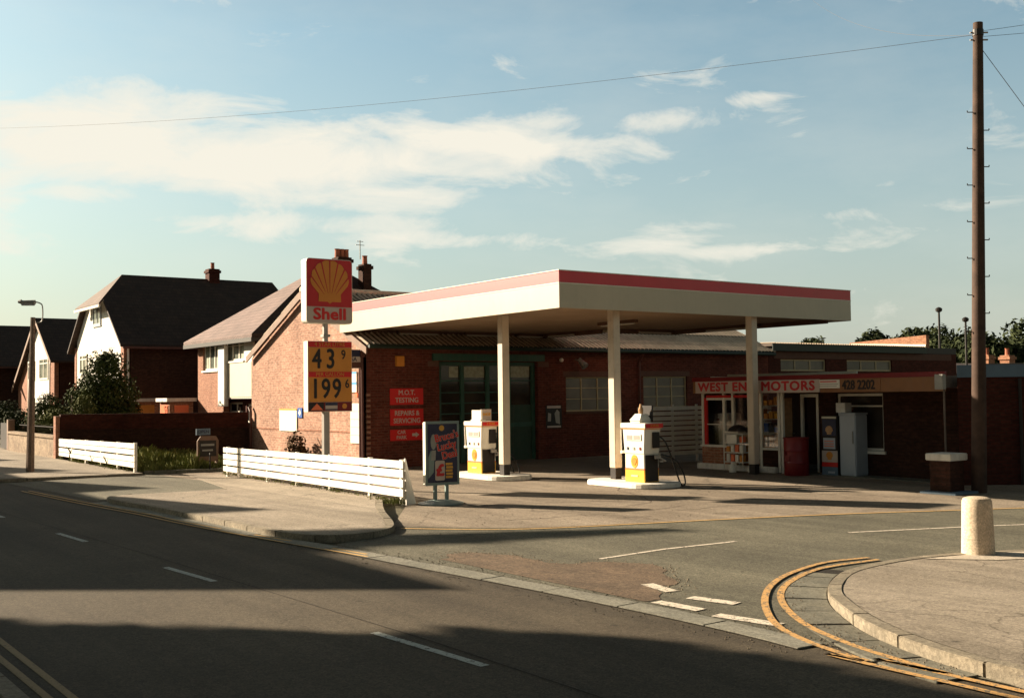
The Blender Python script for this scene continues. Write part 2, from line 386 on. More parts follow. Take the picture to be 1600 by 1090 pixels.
def text(name, s, size, mat, parent, ax, pl, u, z, d=.006, sx=1.0, bold=0, align='CENTER', rot=0, local=False, ext=.002, sp=1.0):
    cu = bpy.data.curves.new('t', 'FONT'); cu.body = s; cu.size = size; cu.align_x = align; cu.align_y = 'CENTER'; cu.extrude = ext; cu.offset = 0; cu.space_character = sp
    cu.resolution_u = 3
    to = bpy.data.objects.new('t', cu); COL.objects.link(to)
    dg = bpy.context.evaluated_depsgraph_get(); me = bpy.data.meshes.new_from_object(to.evaluated_get(dg))
    bpy.data.objects.remove(to); me.name = name; me.materials.clear(); me.materials.append(MAT[mat])
    o0 = Vector((0, 0, 0)) if local else rootloc(parent); c_, s_ = math.cos(rot), math.sin(rot)
    for v in me.vertices:
        a, b_, c = v.co.x*sx, v.co.y, v.co.z
        a, b_ = a*c_-b_*s_, a*s_+b_*c_
        # a wall facing -x is read from the -x side: letters run towards -y
        if ax == 'x': w = Vector((pl-d-c, u-a, z+b_))
        else: w = Vector((u+a, pl-d-c, z+b_))
        v.co = w-o0
    if bold:
        nv = [v.co.copy() for v in me.vertices]; fs = [tuple(p.vertices) for p in me.polygons]; vs = []; ff = []
        for k, (da, dz) in enumerate(((0, 0), (bold, 0), (-bold, 0), (bold*.5, bold*.7), (-bold*.5, -bold*.7), (bold*.5, -bold*.7), (-bold*.5, bold*.7))):
            off = Vector((-.0005*k, da, dz)) if ax == 'x' else Vector((da, -.0005*k, dz)); o_ = len(vs); vs += [tuple(v+off) for v in nv]; ff += [tuple(i+o_ for i in f) for f in fs]
        me.clear_geometry(); me.from_pydata(vs, [], ff); me.update()
    o = bpy.data.objects.new(name, me); COL.objects.link(o); o.parent = parent
    return o
def wall(mb, ax, pl, u0, u1, z0, z1, holes=(), th=.25, top=None):
    us = sorted({u0, u1, *[h[0] for h in holes], *[h[1] for h in holes]}); zs = sorted({z0, z1, *[h[2] for h in holes], *[h[3] for h in holes]})
    P = (lambda u, z, d: (pl-d, u, z)) if ax == 'x' else (lambda u, z, d: (u, pl-d, z))
    inh = lambda u, z: any(h[0] < u < h[1] and h[2] < z < h[3] for h in holes)
    for i in range(len(us)-1):
        for j in range(len(zs)-1):
            a, b_, c, d = us[i], us[i+1], zs[j], zs[j+1]
            if inh((a+b_)/2, (c+d)/2): continue
            for dd in (0, -th): mb.add([P(a, c, dd), P(b_, c, dd), P(b_, d, dd), P(a, d, dd)], [(0, 1, 2, 3)])
    for (a, b_, c, d) in list(holes)+[(u0, u1, z0, z1)]:
        for (p, q) in (((a, c), (b_, c)), ((b_, c), (b_, d)), ((b_, d), (a, d)), ((a, d), (a, c))):
            mb.add([P(*p, 0), P(*q, 0), P(*q, -th), P(*p, -th)], [(0, 1, 2, 3)])
    return mb
def window(par, ax, pl, u0, u1, z0, z1, cols=3, trans=None, mat='white', glass='glass', dep=-.07, w=.05, sill=True, sillmat=None, curtain=None, rows=()):
    fr = MB()
    d0, d1 = dep-.05, dep
    fr.pbox(ax, pl, u0, u0+w, z0, z1, d0, d1); fr.pbox(ax, pl, u1-w, u1, z0, z1, d0, d1)
    fr.pbox(ax, pl, u0+w, u1-w, z0, z0+w, d0, d1); fr.pbox(ax, pl, u0+w, u1-w, z1-w, z1, d0, d1)
    for i in range(1, cols):
        u = u0+(u1-u0)*i/cols; fr.pbox(ax, pl, u-w*.5, u+w*.5, z0+w, z1-w, d0+.004, d1-.004)
    for rz in rows: fr.pbox(ax, pl, u0+w, u1-w, z0+(z1-z0)*rz-w*.3, z0+(z1-z0)*rz+w*.3, d0+.008, d1-.008)
    o = obj('window', fr, mat, par)
    gp = MB().pbox(ax, pl, u0+.01, u1-.01, z0+.01, z1-.01, dep-.04, dep-.03); obj('pane', gp, glass, o)
    if curtain:
        cp = MB(); wd = (u1-u0)
        for (a, b_) in ((u0+.03, u0+wd*.24), (u1-wd*.24, u1-.03)): cp.pbox(ax, pl, a, b_, z0+.03, z1-.03, dep-.028, dep-.022)
        obj('curtain', cp, curtain, o)
    if sill:
        obj('sill', MB().pbox(ax, pl, u0-.06, u1+.06, z0-.07, z0-.002, -.08, .06), sillmat or mat, o)
    return o
def foliage(name, blobs, n, size, mat, parent=None, seed=1, shell=.55, label=None):
    rnd = random.Random(seed); mb = MB(); tot = sum(b[3]*b[4]*b[5] for b in blobs)**1.0
    wts = [(b[3]*b[4]*b[5])**.66 for b in blobs]; tw = sum(wts)
    for b_, wt in zip(blobs, wts):
        cx, cy, cz, rx, ry, rz = b_
        for _ in range(int(n*wt/tw)):
            v = Vector((rnd.gauss(0, 1), rnd.gauss(0, 1), rnd.gauss(0, 1))).normalized()
            lump = 1+.4*mnoise.noise(Vector((v.x*2.1+cx, v.y*2.1+cy, v.z*2.1+cz)))+.2*mnoise.noise(Vector((v.x*5+cx, v.y*5, v.z*5)))
            rr = (shell+(1-shell)*rnd.random()**.7)*lump
            if rnd.random() < .12: rr *= 1.04+.16*rnd.random()
            p = Vector((cx+v.x*rx*rr, cy+v.y*ry*rr, cz+v.z*rz*rr))
            if p.z < .02: p.z = .02+rnd.random()*.1
            s_ = size*(.6+.8*rnd.random())
            nrm = (v+Vector((rnd.uniform(-1, 1), rnd.uniform(-1, 1), rnd.uniform(-.6, 1)))*.9).normalized()
            a = nrm.orthogonal().normalized(); a = (Matrix.Rotation(rnd.uniform(0, 6.28), 3, nrm) @ a); c = nrm.cross(a)
            mb.add([p-a*s_, p+c*s_*.45+nrm*s_*.12, p+a*s_, p-c*s_*.45-nrm*s_*.1], [(0, 1, 2, 3)])
    return obj(name, mb, mat, parent, fix=False)
def tree(name, label, base, h, rad, mat='leaf', n=5000, leaf=.14, seed=1, group=None, tr=.18, squash=1.0, blobs=None):
    t_ = thing(name, label, 'tree', base, group); rnd = random.Random(seed)
    bl = blobs or []
    if not blobs:
        for k in range(9):
            a = rnd.uniform(0, 6.28); q = rnd.random()**.5*rad*.6; zz = base[2]+h*(.42+.5*rnd.random())
            s_ = rad*rnd.uniform(.38, .6); bl.append((base[0]+q*math.cos(a), base[1]+q*math.sin(a), zz, s_, s_, s_*.8*squash))
    tm = MB(); b0 = Vector(base); fork = b0+Vector((0, 0, h*.4))
    tm.cyl(b0-Vector((0,0,.1)), fork, tr, tr*.7, 9)
    for b_ in bl[:6]: tm.cyl(fork-Vector((0, 0, .1)), (b_[0], b_[1], b_[2]), tr*.5, tr*.12, 6)
    obj('trunk', tm, 'bark', t_); foliage('crown', bl, n, leaf, mat, t_, seed); return t_

# ------------------------------------------------------------------ ground, roads, pavements
def strip(line, off0, off1):
    """polygon strip left/right of a polyline; returns (a-side pts, b-side pts)"""
    A, B = [], []
    for i, p in enumerate(line):
        q0 = Vector(line[max(i-1, 0)][:2]); q1 = Vector(line[min(i+1, len(line)-1)][:2]); d = (q1-q0).normalized(); nn = Vector((-d.y, d.x))
        A.append(Vector(p[:2])+nn*off0); B.append(Vector(p[:2])+nn*off1)
    return A, B
def smoothline(pts, k=6):
    out = []; n = len(pts)
    for i in range(n-1):
        p0, p1, p2, p3 = [Vector(pts[max(0, min(n-1, j))]) for j in (i-1, i, i+1, i+2)]
        for s_ in range(k):
            t_ = s_/k; out.append(.5*((2*p1)+(-p0+p2)*t_+(2*p0-5*p1+4*p2-p3)*t_*t_+(-p0+3*p1-3*p2+p3)*t_**3))
    out.append(Vector(pts[-1])); return [tuple(o) for o in out]
def stripmesh(mb, line, o0, o1, z0, z1):
    A, B = strip(line, o0, o1)
    if z1 is None:
        for i in range(len(A)-1): mb.add([(*A[i], z0), (*A[i+1], z0), (*B[i+1], z0), (*B[i], z0)], [(0, 1, 2, 3)])
    else:
        n = len(A); vs = []
        for i in range(n):
            zt = z1[i] if isinstance(z1, (list, tuple)) else z1
            vs += [(*A[i], z0), (*B[i], z0), (*B[i], zt), (*A[i], zt)]
        fs = [(0, 1, 2, 3), (4*n-1, 4*n-2, 4*n-3, 4*n-4)]
        for i in range(n-1):
            o = 4*i
            for j in range(4): fs.append((o+j, o+4+j, o+4+(j+1) % 4, o+(j+1) % 4))
        mb.add(vs, fs)
    return mb
struct('ground', MB().flat([(-600, -300), (900, -300), (900, 1200), (-600, 1200)], -.02), 'earth')
ER = [(7.38, -40), (7.38, 4.2), (7.4, 6), (7.35, 8), (7.2, 10), (7.02, 12), (6.9, 14), (6.63, 17), (6.5, 20), (6.25, 23), (5.95, 28), (5.6, 31), (5.3, 38), (5.1, 60), (5.0, 300)]
EL = [(1.7, -40), (1.7, 8), (1.62, 12), (1.4, 25), (.9, 40), (.4, 60), (.2, 300)]
struct('main_road', MB().flat(ER+EL[::-1], 0.0), 'asphalt')
SE = [(8.75, 15.35), (9.6, 14.3), (10.5, 13.6), (12, 13.05), (13.6, 12.5), (15.5, 11.75), (17.3, 10.85), (18.4, 10.3), (26, 6.6), (60, -10)]
SN = [(60, -17), (26, .5), (20, 4.6), (16, 6.55), (14, 7.45), (12.9, 7.95), (12, 8.2), (11.05, 8.2), (10.2, 7.98), (9.1, 7.25), (8.35, 6.5), (7.85, 5.75), (7.5, 4.9), (7.4, 4.2)]
side = [(7.4, 4.2), (7.4, 6), (7.35, 8), (7.2, 10), (7.02, 12), (6.9, 14), (7.4, 14.25), (8.1, 14.5)]+SE+SN
struct('side_road', MB().flat(side, .004), 'asphalt_side')
fore = [(8.1, 14.5)]+SE+[(60, 30), (9.6, 30), (10.6, 18.2)]
struct('forecourt', MB().flat(fore, .008), 'concrete_yard')
# driveway between the far pavements
struct('driveway', MB().flat([(6.25, 23), (5.95, 28), (5.75, 30), (9.2, 30.3), (16, 30.2), (16, 24), (10.7, 23.5), (9, 24.2), (7, 23.4)], .006), 'asphalt_side')
PV = .09
# corner pavement on the right: raised kerb that drops flush towards the bollard
kp = smoothline([(7.38, -12), (7.40, 2.5), (7.42, 4.2), (7.53, 4.9), (7.87, 5.72), (8.39, 6.48), (9.1, 7.2), (10.2, 7.93), (11.05, 8.15), (12, 8.15), (12.9, 7.9), (14, 7.4), (16, 6.5), (20, 4.6), (30, -1)], 5)
def kz(p):
    x = p[0]
    return .11 if x < 8.5 else (.02 if x > 9.9 else .11-(x-8.5)/1.4*.09)
A, B = strip(kp, 0, -.15)
inner = [tuple(b) for b in B]
mb = MB(); n = len(inner)
cx, cy = 14, 1
rings = [[(q[0], q[1], kz(q)) for q in inner]]
for s_ in (.18, .45, .8): rings.append([(q[0]+(cx-q[0])*s_, q[1]+(cy-q[1])*s_, .02+(kz(q)-.02)*(1-s_)) for q in inner])
for a, b_ in zip(rings[:-1], rings[1:]):
    for i in range(n-1): mb.add([a[i], a[i+1], b_[i+1], b_[i]], [(0, 1, 2, 3)])
mb.add(rings[-1], [tuple(range(n))])
struct('pavement', mb, 'pavement')
ground_mat('pale_concrete', (.36, .31, .25), (.44, .38, .30), speck=.2, fine=60, patch=2, stain=.2)
struct('concrete_strip', MB().flat([(11.9, 7.98), (12.8, 7.78), (14, 7.25), (16, 6.35), (15.4, 5.9), (13.5, 6.85), (12.5, 7.35)], .0275), 'pale_concrete')
# kerb stones and gutter slabs
def stones(name, line, o0, o1, z0, ztop, ln, mat, gap=.012, seed=3, t0=0, t1=None):
    L = [0]; 
    for i in range(1, len(line)): L.append(L[-1]+(Vector(line[i][:2])-Vector(line[i-1][:2])).length)
    def at(t_):
        for i in range(1, len(L)):
            if t_ <= L[i]: 
                k = (t_-L[i-1])/max(L[i]-L[i-1], 1e-6); return Vector(line[i-1][:2]).lerp(Vector(line[i][:2]), k)
        return Vector(line[-1][:2])
    rnd = random.Random(seed); mb = MB(); t_ = t0; t1 = t1 or L[-1]
    while t_ < t1:
        l_ = ln*(1+rnd.uniform(-.06, .06)); e = min(t_+l_-gap, t1); pts = [at(t_+(e-t_)*k/3) for k in range(4)]
        dz = rnd.uniform(-.004, .004)
        zt = [ (ztop(p) if callable(ztop) else ztop)+dz for p in pts]
        stripmesh(mb, pts, o0, o1, z0, zt); t_ += l_
    return struct(name, mb, mat, bevel=.008 if len(mb.f) < 4000 else 0)
stones('kerb', kp, 0, -.145, -.02, lambda p: kz(p)+.004, .92, 'kerbm')
kq = [p for p in kp if p[0] < 10.6 and p[1] > 4.6]; stripo = MB(); stripmesh(stripo, kq, 0.0, .425, .009, None); struct('gutter_bed', stripo, 'joint')
stones('gutter_slabs', kp, .006, .43, .0, .016, .62, 'slab', gap=.02, t0=16.7, t1=21.3)
# granite channel between the main road and the side road
gch = smoothline([(7.22, 5.9), (7.27, 6.6), (7.25, 8), (7.12, 10), (6.95, 12), (6.82, 13.6), (6.62, 15.2), (6.42, 18), (6.36, 20.2), (6.15, 22.9)], 5)
gb = MB(); stripmesh(gb, gch, -.17, .15, .009, None); struct('channel_bed', gb, 'joint')
stones('channel', gch, -.16, .14, .0, .014, 1.1, 'granite', gap=.015, seed=5)
# peninsula pavement in front of the fence
pk = smoothline([(9.3, 24.2), (7.2, 23.75), (6.32, 22.9), (6.5, 20.2), (6.62, 17.5), (6.66, 15.8), (6.95, 14.6), (7.55, 14.3), (8.2, 14.6), (8.62, 15.2), (9.4, 16.9), (10.3, 18.6)], 5)
A, B = strip(pk, 0, .14)
pp = [tuple(b) for b in B]+[(10.75, 18.4), (10.95, 28.6), (10.2, 29.2)]
def pz(q): return .015 if q[1] > 23.6 else PV
struct('pavement', MB().prism([p for p in pp], -.02, [pz(q) for q in pp]), 'pavement')
stones('kerb', pk, 0, .14, -.02, lambda p: .022 if p[1] > 23.5 else PV+.006, .92, 'kerbm', seed=9)
# pavement by the lamp post, further down the road
pl3 = [(5.65, 30.6), (6.2, 30.9), (7.6, 30.6), (9.3, 30.35), (9.35, 39), (9.6, 48), (10.2, 75), (10, 300), (5.02, 300), (5.12, 60), (5.32, 38)]
struct('pavement', MB().prism(pl3, -.02, .06), 'pavement')
stones('kerb', smoothline([(9.3, 30.3), (7.6, 30.5), (6.1, 30.75), (5.6, 31.6), (5.3, 38), (5.1, 60), (5.0, 120)], 4), 0, .13, -.02, .066, .95, 'kerbm', seed=11)
# near pavement
struct('pavement', MB().prism([(1.52, -40), (1.52, 8), (1.42, 12), (1.2, 25), (.7, 40), (.2, 60), (0, 300), (-4, 300), (-4, -40)], -.02, .1), 'pavement')
stones('kerb', [(1.7, -6), (1.7, 8), (1.62, 12), (1.4, 25), (.9, 40)], 0, .15, -.02, .1, .92, 'kerbm', seed=13)
# rough patch of old surfacing
rp = [(7.42, 11.9), (7.9, 12.2), (8.3, 11.7), (8.35, 10.7), (8.9, 10.3), (9.15, 9.8), (8.75, 9.1), (8.2, 8.6), (7.75, 8.2), (7.45, 8.2)]
rp2 = []
for i, p in enumerate(smoothline(rp, 8)):
    rp2.append((p[0]+.1*mnoise.noise(Vector((p[0]*3, p[1]*3, 0)))+.05*mnoise.noise(Vector((p[0]*11, p[1]*11, 3))), p[1]+.14*mnoise.noise(Vector((p[0]*3, p[1]*3, 5)))+.05*mnoise.noise(Vector((p[0]*11, p[1]*11, 7)))))
struct('road_patch', MB().flat(rp2, .0085), 'patchmat')
# crumbled asphalt edge of the patch
mb = MB(); rnd = random.Random(4)
for p in rp2[:60]:
    for _ in range(9):
        x, y = p[0]+rnd.gauss(0, .09), p[1]+rnd.gauss(0, .12); s_ = rnd.uniform(.003, .012)
        mb.add([(x-s_, y-s_, .006), (x+s_, y-s_*.7, .006), (x+s_*.8, y+s_, .006), (x-s_*.6, y+s_, .006), (x, y, .006+s_)], [(0, 1, 4), (1, 2, 4), (2, 3, 4), (3, 0, 4)])
g_ = obj('rubble', mb, 'crumb'); tag(g_, 'loose crumbs of broken asphalt round the worn road patch', 'rubble', kind='stuff')
# markings
def lines(name, lst, w, z, mat):
    mb = MB()
    for l in lst: stripmesh(mb, l, -w/2, w/2, z, None)
    return struct(name, mb, mat)
yo = smoothline([(11.55, 8.5), (10.85, 8.6), (9.93, 8.36), (9.24, 8.03), (8.65, 7.62), (8.1, 7.13), (7.62, 6.58), (7.33, 6.0), (7.16, 5.3), (7.08, 4.26), (7.06, -10)], 5)
yi = smoothline([(11.5, 8.32), (10.49, 8.35), (9.61, 8.05), (8.94, 7.66), (8.36, 7.13), (7.86, 6.48), (7.6, 5.95), (7.42, 5.4), (7.29, 4.7), (7.26, 4.1), (7.24, -10)], 5)
lines('yellow_line', [yo], .072, .0175, 'yellowline'); lines('yellow_line', [yi], .072, .0195, 'yellowline')
lines('yellow_line', [smoothline([(8.66, 15.05), (9.5, 14.1), (10.45, 13.5), (12, 12.97), (13.62, 12.42), (15.5, 11.67), (17.33, 10.76), (18.44, 10.23), (26, 6.5)], 4)], .06, .0125, 'yellowthin')
lines('yellow_line', [smoothline([(6.9, 12.9), (6.72, 14.5), (6.45, 16.8), (6.3, 18.6), (6.22, 20.2), (5.95, 23.2), (5.7, 27)], 4), smoothline([(6.8, 12.7), (6.6, 14.3), (6.32, 16.7), (6.17, 18.5), (6.08, 20.1), (5.8, 23.1), (5.55, 27)], 4)], .05, .0145, 'yellowthin')
lines('yellow_line', [[(2.02, -10), (2.02, 8), (1.98, 10.5), (1.8, 20), (1.3, 40)], [(1.88, -10), (1.88, 8), (1.84, 10), (1.66, 20), (1.16, 40)]], .06, .004, 'yellowfaint')
dash = [[(4.7, 8.66), (4.8, 7.06)], [(4.47, 13.62), (4.57, 12.21)], [(4.27, 18.18), (4.35, 16.83)], [(4.0, 22.8), (4.08, 21.3)], [(3.7, 27.6), (3.8, 26.1)], [(3.4, 32.4), (3.5, 30.9)], [(4.9, 4), (4.95, 2.5)]]
lines('centre_line', dash, .085, .004, 'whitefaint')
lines('centre_line', [[(8.99, 10.62), (10.2, 10.72), (11.47, 10.62)], [(13.41, 10.2), (15.28, 9.46), (16.4, 8.95)], [(19, 7.9), (21, 6.9)]], .07, .009, 'whiteline')
lines('give_way_line', [[(7.58, 8.1), (7.62, 7.52)], [(7.56, 7.27), (7.68, 6.6)], [(8.2, 8.9), (8.09, 8.4)], [(8.0, 8.05), (8.12, 7.52)]], .16, .0115, 'whiteline')

ck = MB(); rnd = random.Random(21)
def crack(x, y, a0, n, st, w):
    pts = [(x, y)]
    for _ in range(n):
        a0 += rnd.gauss(0, .16); x += math.cos(a0)*st; y += math.sin(a0)*st; pts.append((x, y))
    stripmesh(ck, pts, -w/2, w/2, .0095, None)
for (x, y, a_, n, w) in ((10.5, 14.8, -.4, 24, .016), (13.5, 15.2, .2, 26, .018), (12, 17, -.5, 18, .018), (16.5, 13.2, 2.6, 20, .018), (9.8, 12.6, -.2, 14, .016)): crack(x, y, a_, n, .16, w)
struct('road_crack', ck, 'joint')
tj = MB()
stripmesh(tj, [(4.83, -5), (4.78, 8), (4.5, 15), (4.1, 22), (3.5, 34)], -.15, -.135, .0036, None)
struct('tar_joint', tj, 'joint')
# grit swept against kerbs and the channel
mb = MB(); rnd = random.Random(31)
def grit(x, y, n, sp, z, smax=.012):
    for _ in range(n):
        u, v = x+rnd.gauss(0, sp), y+rnd.gauss(0, sp); s_ = rnd.uniform(.003, smax)
        mb.add([(u-s_, v-s_, z), (u+s_, v-s_*.6, z), (u+s_*.7, v+s_, z), (u, v, z+s_*.9)], [(0, 1, 3), (1, 2, 3), (2, 0, 3)])
for p in yi[10:]:
    if p[1] > 2: grit(p[0]+.12, p[1], 9, .07, .016)
for p in gch: grit(p[0]+.2, p[1], 26, .13, .006); grit(p[0]-.25, p[1], 10, .1, .001)
for p in pk: grit(p[0]-.1, p[1], 16, .09, .006)
for k in range(70): grit(rnd.uniform(8.5, 17), rnd.uniform(12.8, 17.5), 5, .25, .009, .014)
o = obj('grit', mb, 'crumb', fix=False); tag(o, 'loose grit and small stones swept along the kerbs and channel', 'grit', kind='stuff')
# ------------------------------------------------------------------ garage workshop
GX, GY = 14.9, 27.8
g = thing('garage_building', 'long red brick garage workshop with corrugated roof and sunlit gable behind the petrol canopy', 'garage', (GX, GY, 0))
gw = MB()
GE, GR = 3.6, 5.46
dh = (17.35, 21.05, 0.0, 3.1); w1 = (22.2, 24.3, 1.5, 2.62); w2 = (25.6, 27.7, 1.55, 2.64)
gf = MB(); wall(gf, 'y', GY, GX, 32.0, -.02, GE+.05, [dh, w1, w2], .28)
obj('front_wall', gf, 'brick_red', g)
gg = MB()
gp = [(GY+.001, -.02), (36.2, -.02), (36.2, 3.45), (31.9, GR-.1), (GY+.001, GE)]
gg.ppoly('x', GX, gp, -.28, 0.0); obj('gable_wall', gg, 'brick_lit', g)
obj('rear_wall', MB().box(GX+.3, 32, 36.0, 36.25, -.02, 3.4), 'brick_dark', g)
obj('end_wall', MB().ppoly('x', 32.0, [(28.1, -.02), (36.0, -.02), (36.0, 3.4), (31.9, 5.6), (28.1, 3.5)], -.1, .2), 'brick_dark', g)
# corrugated roof
def corr(mb, x0, x1, ya, za, yb, zb, pitch=.19, amp=.06, sl=0, rows=3):
    nx = int((x1-x0)/pitch*8); 
    for j in range(rows):
        t0, t1 = j/rows, (j+1)/rows
        lift = .025
        vs = []
        for i in range(nx+1):
            x = x0+(x1-x0)*i/nx; w_ = amp*math.sin(2*math.pi*(x-x0)/pitch)
            for t_, l_ in ((t0-(.02 if j else 0), lift if j else 0), (t1, 0)):
                vs.append((x, ya+(yb-ya)*t_, za+(zb-za)*t_+w_+l_))
        mb.add(vs, [(2*i, 2*i+2, 2*i+3, 2*i+1) for i in range(nx)])
    return mb
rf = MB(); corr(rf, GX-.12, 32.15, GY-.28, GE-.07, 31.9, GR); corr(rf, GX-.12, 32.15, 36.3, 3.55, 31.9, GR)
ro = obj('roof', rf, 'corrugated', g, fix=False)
obj('ridge_cap', MB().cyl((GX-.13, 31.9, GR+.02), (32.18, 31.9, GR+.02), .1, .1, 10), 'asbestos', g)
bb = MB()
for (a, b_) in (((GY-.3, GE-.12), (31.9, GR-.04)), ((36.3, 3.5), (31.9, GR-.04))):
    bb.add([(GX-.17, a[0], a[1]-.2), (GX-.17, a[0], a[1]), (GX-.17, b_[0], b_[1]), (GX-.17, b_[0], b_[1]-.24), (GX-.13, a[0], a[1]-.2), (GX-.13, a[0], a[1]), (GX-.13, b_[0], b_[1]), (GX-.13, b_[0], b_[1]-.24)],
           [(0, 1, 2, 3), (7, 6, 5, 4), (0, 4, 5, 1), (2, 6, 7, 3), (1, 5, 6, 2), (3, 7, 4, 0)])
obj('barge_board', bb, 'barge', g)
obj('gutter', MB().cyl((GX-.1, GY-.34, GE-.1), (32, GY-.34, GE-.14), .06, .06, 10), 'gutter', g)
obj('soffit_board', MB().box(GX, 32, GY-.25, GY-.002, GE-.1, GE-.02), 'gutter', g)
obj('drainpipe', MB().tube([(25.35, GY-.34, GE-.15), (25.35, GY-.08, GE-.45), (25.35, GY-.08, .0)], .045), 'pipe', g)
dp = MB()
for yy in (28.02, 27.62): dp.tube([(GX-.09, yy if yy > 27.8 else 27.9, 3.35), (GX-.09, yy if yy > 27.8 else 27.86, .0)], .045)
dp.box(GX-.16, GX-.02, 27.82, 28.08, 3.2, 3.42)
obj('drainpipe', dp, 'pipe', g)
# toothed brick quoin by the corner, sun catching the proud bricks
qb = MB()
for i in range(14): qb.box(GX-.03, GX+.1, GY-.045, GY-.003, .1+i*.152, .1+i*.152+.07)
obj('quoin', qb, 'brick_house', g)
obj('string_course', MB().pbox('x', GX, 28.4, 36.2, 1.02, 1.06, .002, .02), 'brick_house', g)
# back garage gable pipe
obj('drainpipe', MB().tube([(GX-.1, 36.2, 1.75), (GX-.1, 36.05, 1.6), (GX-.1, 36.05, 0)], .05), 'pipe', g)
# green folding doors
d = obj('door', (lambda m_: (m_.box(17.37, 21.03, GY+.16, GY+.2, .02, 1.12), m_.box(19.95, 21.03, GY+.162, GY+.198, 1.12, 1.75), m_)[-1])(MB()), 'darkgreen', g)
fr = MB()
for u in (17.37, 18.2, 19.14, 19.95, 20.9): fr.box(u, u+.12, GY+.12, GY+.2, .02, 3.08)
fr.box(17.37, 21.02, GY+.125, GY+.195, 2.98, 3.09); fr.box(17.37, 21.02, GY+.13, GY+.19, 1.06, 1.2)
obj('door_frame', fr, 'green', d)
gz = MB()
for z in (1.5, 1.82, 2.14, 2.5):
    gz.box(17.45, 19.97, GY+.142, GY+.17, z, z+.035)
gz.box(19.97, 20.95, GY+.142, GY+.17, 2.5, 2.535)
obj('glazing_bar', gz, 'green', d)
obj('pane', MB().box(17.4, 21.0, GY+.2, GY+.215, 1.12, 3.05), 'glass', d)
pa = MB(); pa.box(18.35, 19.1, GY+.19, GY+.198, 2.62, 2.95).box(20.1, 20.85, GY+.19, GY+.198, 2.62, 2.97).box(17.82, 18.15, GY+.19, GY+.198, 2.62, 2.95)
for q in ((18.35, 19.1, 2.62, 2.95), (20.1, 20.85, 2.62, 2.97), (17.82, 18.15, 2.62, 2.95)): obj('paper_blind', MB().box(q[0], q[1], GY+.19, GY+.198, q[2], q[3]), 'curtain', d)
lb = MB().box(17.1, 21.3, GY-.07, GY+.05, 3.12, 3.33); obj('door_lintel', lb, 'green', g, bevel=.01)
obj('padstone', MB().box(16.95, 17.34, GY-.004, GY+.1, 2.94, 3.1), 'lintel', g); obj('padstone', MB().box(21.06, 21.5, GY-.004, GY+.1, 2.94, 3.1), 'lintel', g)
for w_ in (w1, w2):
    o = window(g, 'y', GY, *w_, cols=3, mat='timberframe', glass='glass_grey', rows=(.36, .68), w=.045, sillmat='lintel')
    obj('lintel', MB().pbox('y', GY, w_[0]-.12, w_[1]+.12, w_[3]+.003, w_[3]+.19, -.02, .008), 'lintel', g)
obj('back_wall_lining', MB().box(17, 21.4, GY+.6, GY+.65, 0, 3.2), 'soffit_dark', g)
# things on the garage walls
def signboard(lab, u0, u1, z0, z1, mat, ax='y', pl=GY, cat='sign', name='wall_sign', group=None, th=.03, gap=.004, bev=.004):
    t_ = thing(name, lab, cat, ((u0+u1)/2, pl-gap, z0) if ax == 'y' else (pl-gap, (u0+u1)/2, z0), group)
    obj('board', MB().pbox(ax, pl, u0, u1, z0, z1, gap, gap+th), mat, t_, bevel=bev); return t_
t_ = signboard('red wall sign reading M.O.T. TESTING, topmost of three on the garage wall', 15.65, 16.77, 1.82, 2.3, 'signred', group='red signs on the garage wall')
text('lettering', 'M.O.T.', .2, 'signwhite', t_, 'y', GY, 16.21, 2.17, d=.036, bold=.004); text('lettering', 'TESTING', .2, 'signwhite', t_, 'y', GY, 16.21, 1.95, d=.036, bold=.004)
t_ = signboard('red wall sign reading REPAIRS & SERVICING, middle of three on the garage wall', 15.65, 16.77, 1.22, 1.7, 'signred', group='red signs on the garage wall')
text('lettering', 'REPAIRS &', .2, 'signwhite', t_, 'y', GY, 16.21, 1.57, d=.036, bold=.004, sx=.93); text('lettering', 'SERVICING', .2, 'signwhite', t_, 'y', GY, 16.21, 1.35, d=.036, bold=.004, sx=.93)
t_ = signboard('low red wall sign reading CAR PARK with an arrow, lowest of three', 15.65, 16.77, .78, 1.1, 'signred', group='red signs on the garage wall')
text('lettering', 'CAR', .14, 'signwhite', t_, 'y', GY, 16.02, 1.02, d=.036, bold=.003); text('lettering', 'PARK', .14, 'signwhite', t_, 'y', GY, 16.02, .87, d=.036, bold=.003)
obj('arrow', MB().ppoly('y', GY, [(16.38, .9), (16.5, .9), (16.5, .86), (16.62, .94), (16.5, 1.02), (16.5, .98), (16.38, .98)], .035, .038), 'signwhite', t_)
t_ = signboard('small amber box fixed high on the garage wall above the red signs', 15.84, 16.1, 2.94, 3.24, 'amber', cat='box', name='alarm_box', th=.1)
t_ = signboard('black and white poster pasted on the garage wall right of the green doors', 21.35, 22.0, .98, 1.72, 'black', cat='poster', name='wall_poster', th=.01)
obj('paper_strip', MB().pbox('y', GY, 21.4, 21.95, 1.62, 1.7, .015, .017), 'signwhite', t_); obj('paper_strip', MB().pbox('y', GY, 21.4, 21.95, 1.0, 1.06, .015, .017), 'signwhite', t_)
obj('picture', MB().ppoly('y', GY, [(21.75, 1.15), (21.92, 1.1), (21.9, 1.5), (21.8, 1.58), (21.7, 1.45)], .015, .017).ppoly('y', GY, [(21.42, 1.2), (21.55, 1.2), (21.56, 1.45), (21.44, 1.48)], .015, .017), 'greysteel', t_)
t_ = thing('floodlight', 'small grey floodlight angled out from the garage wall above a window', 'floodlight', (22.6, GY, 3.1))
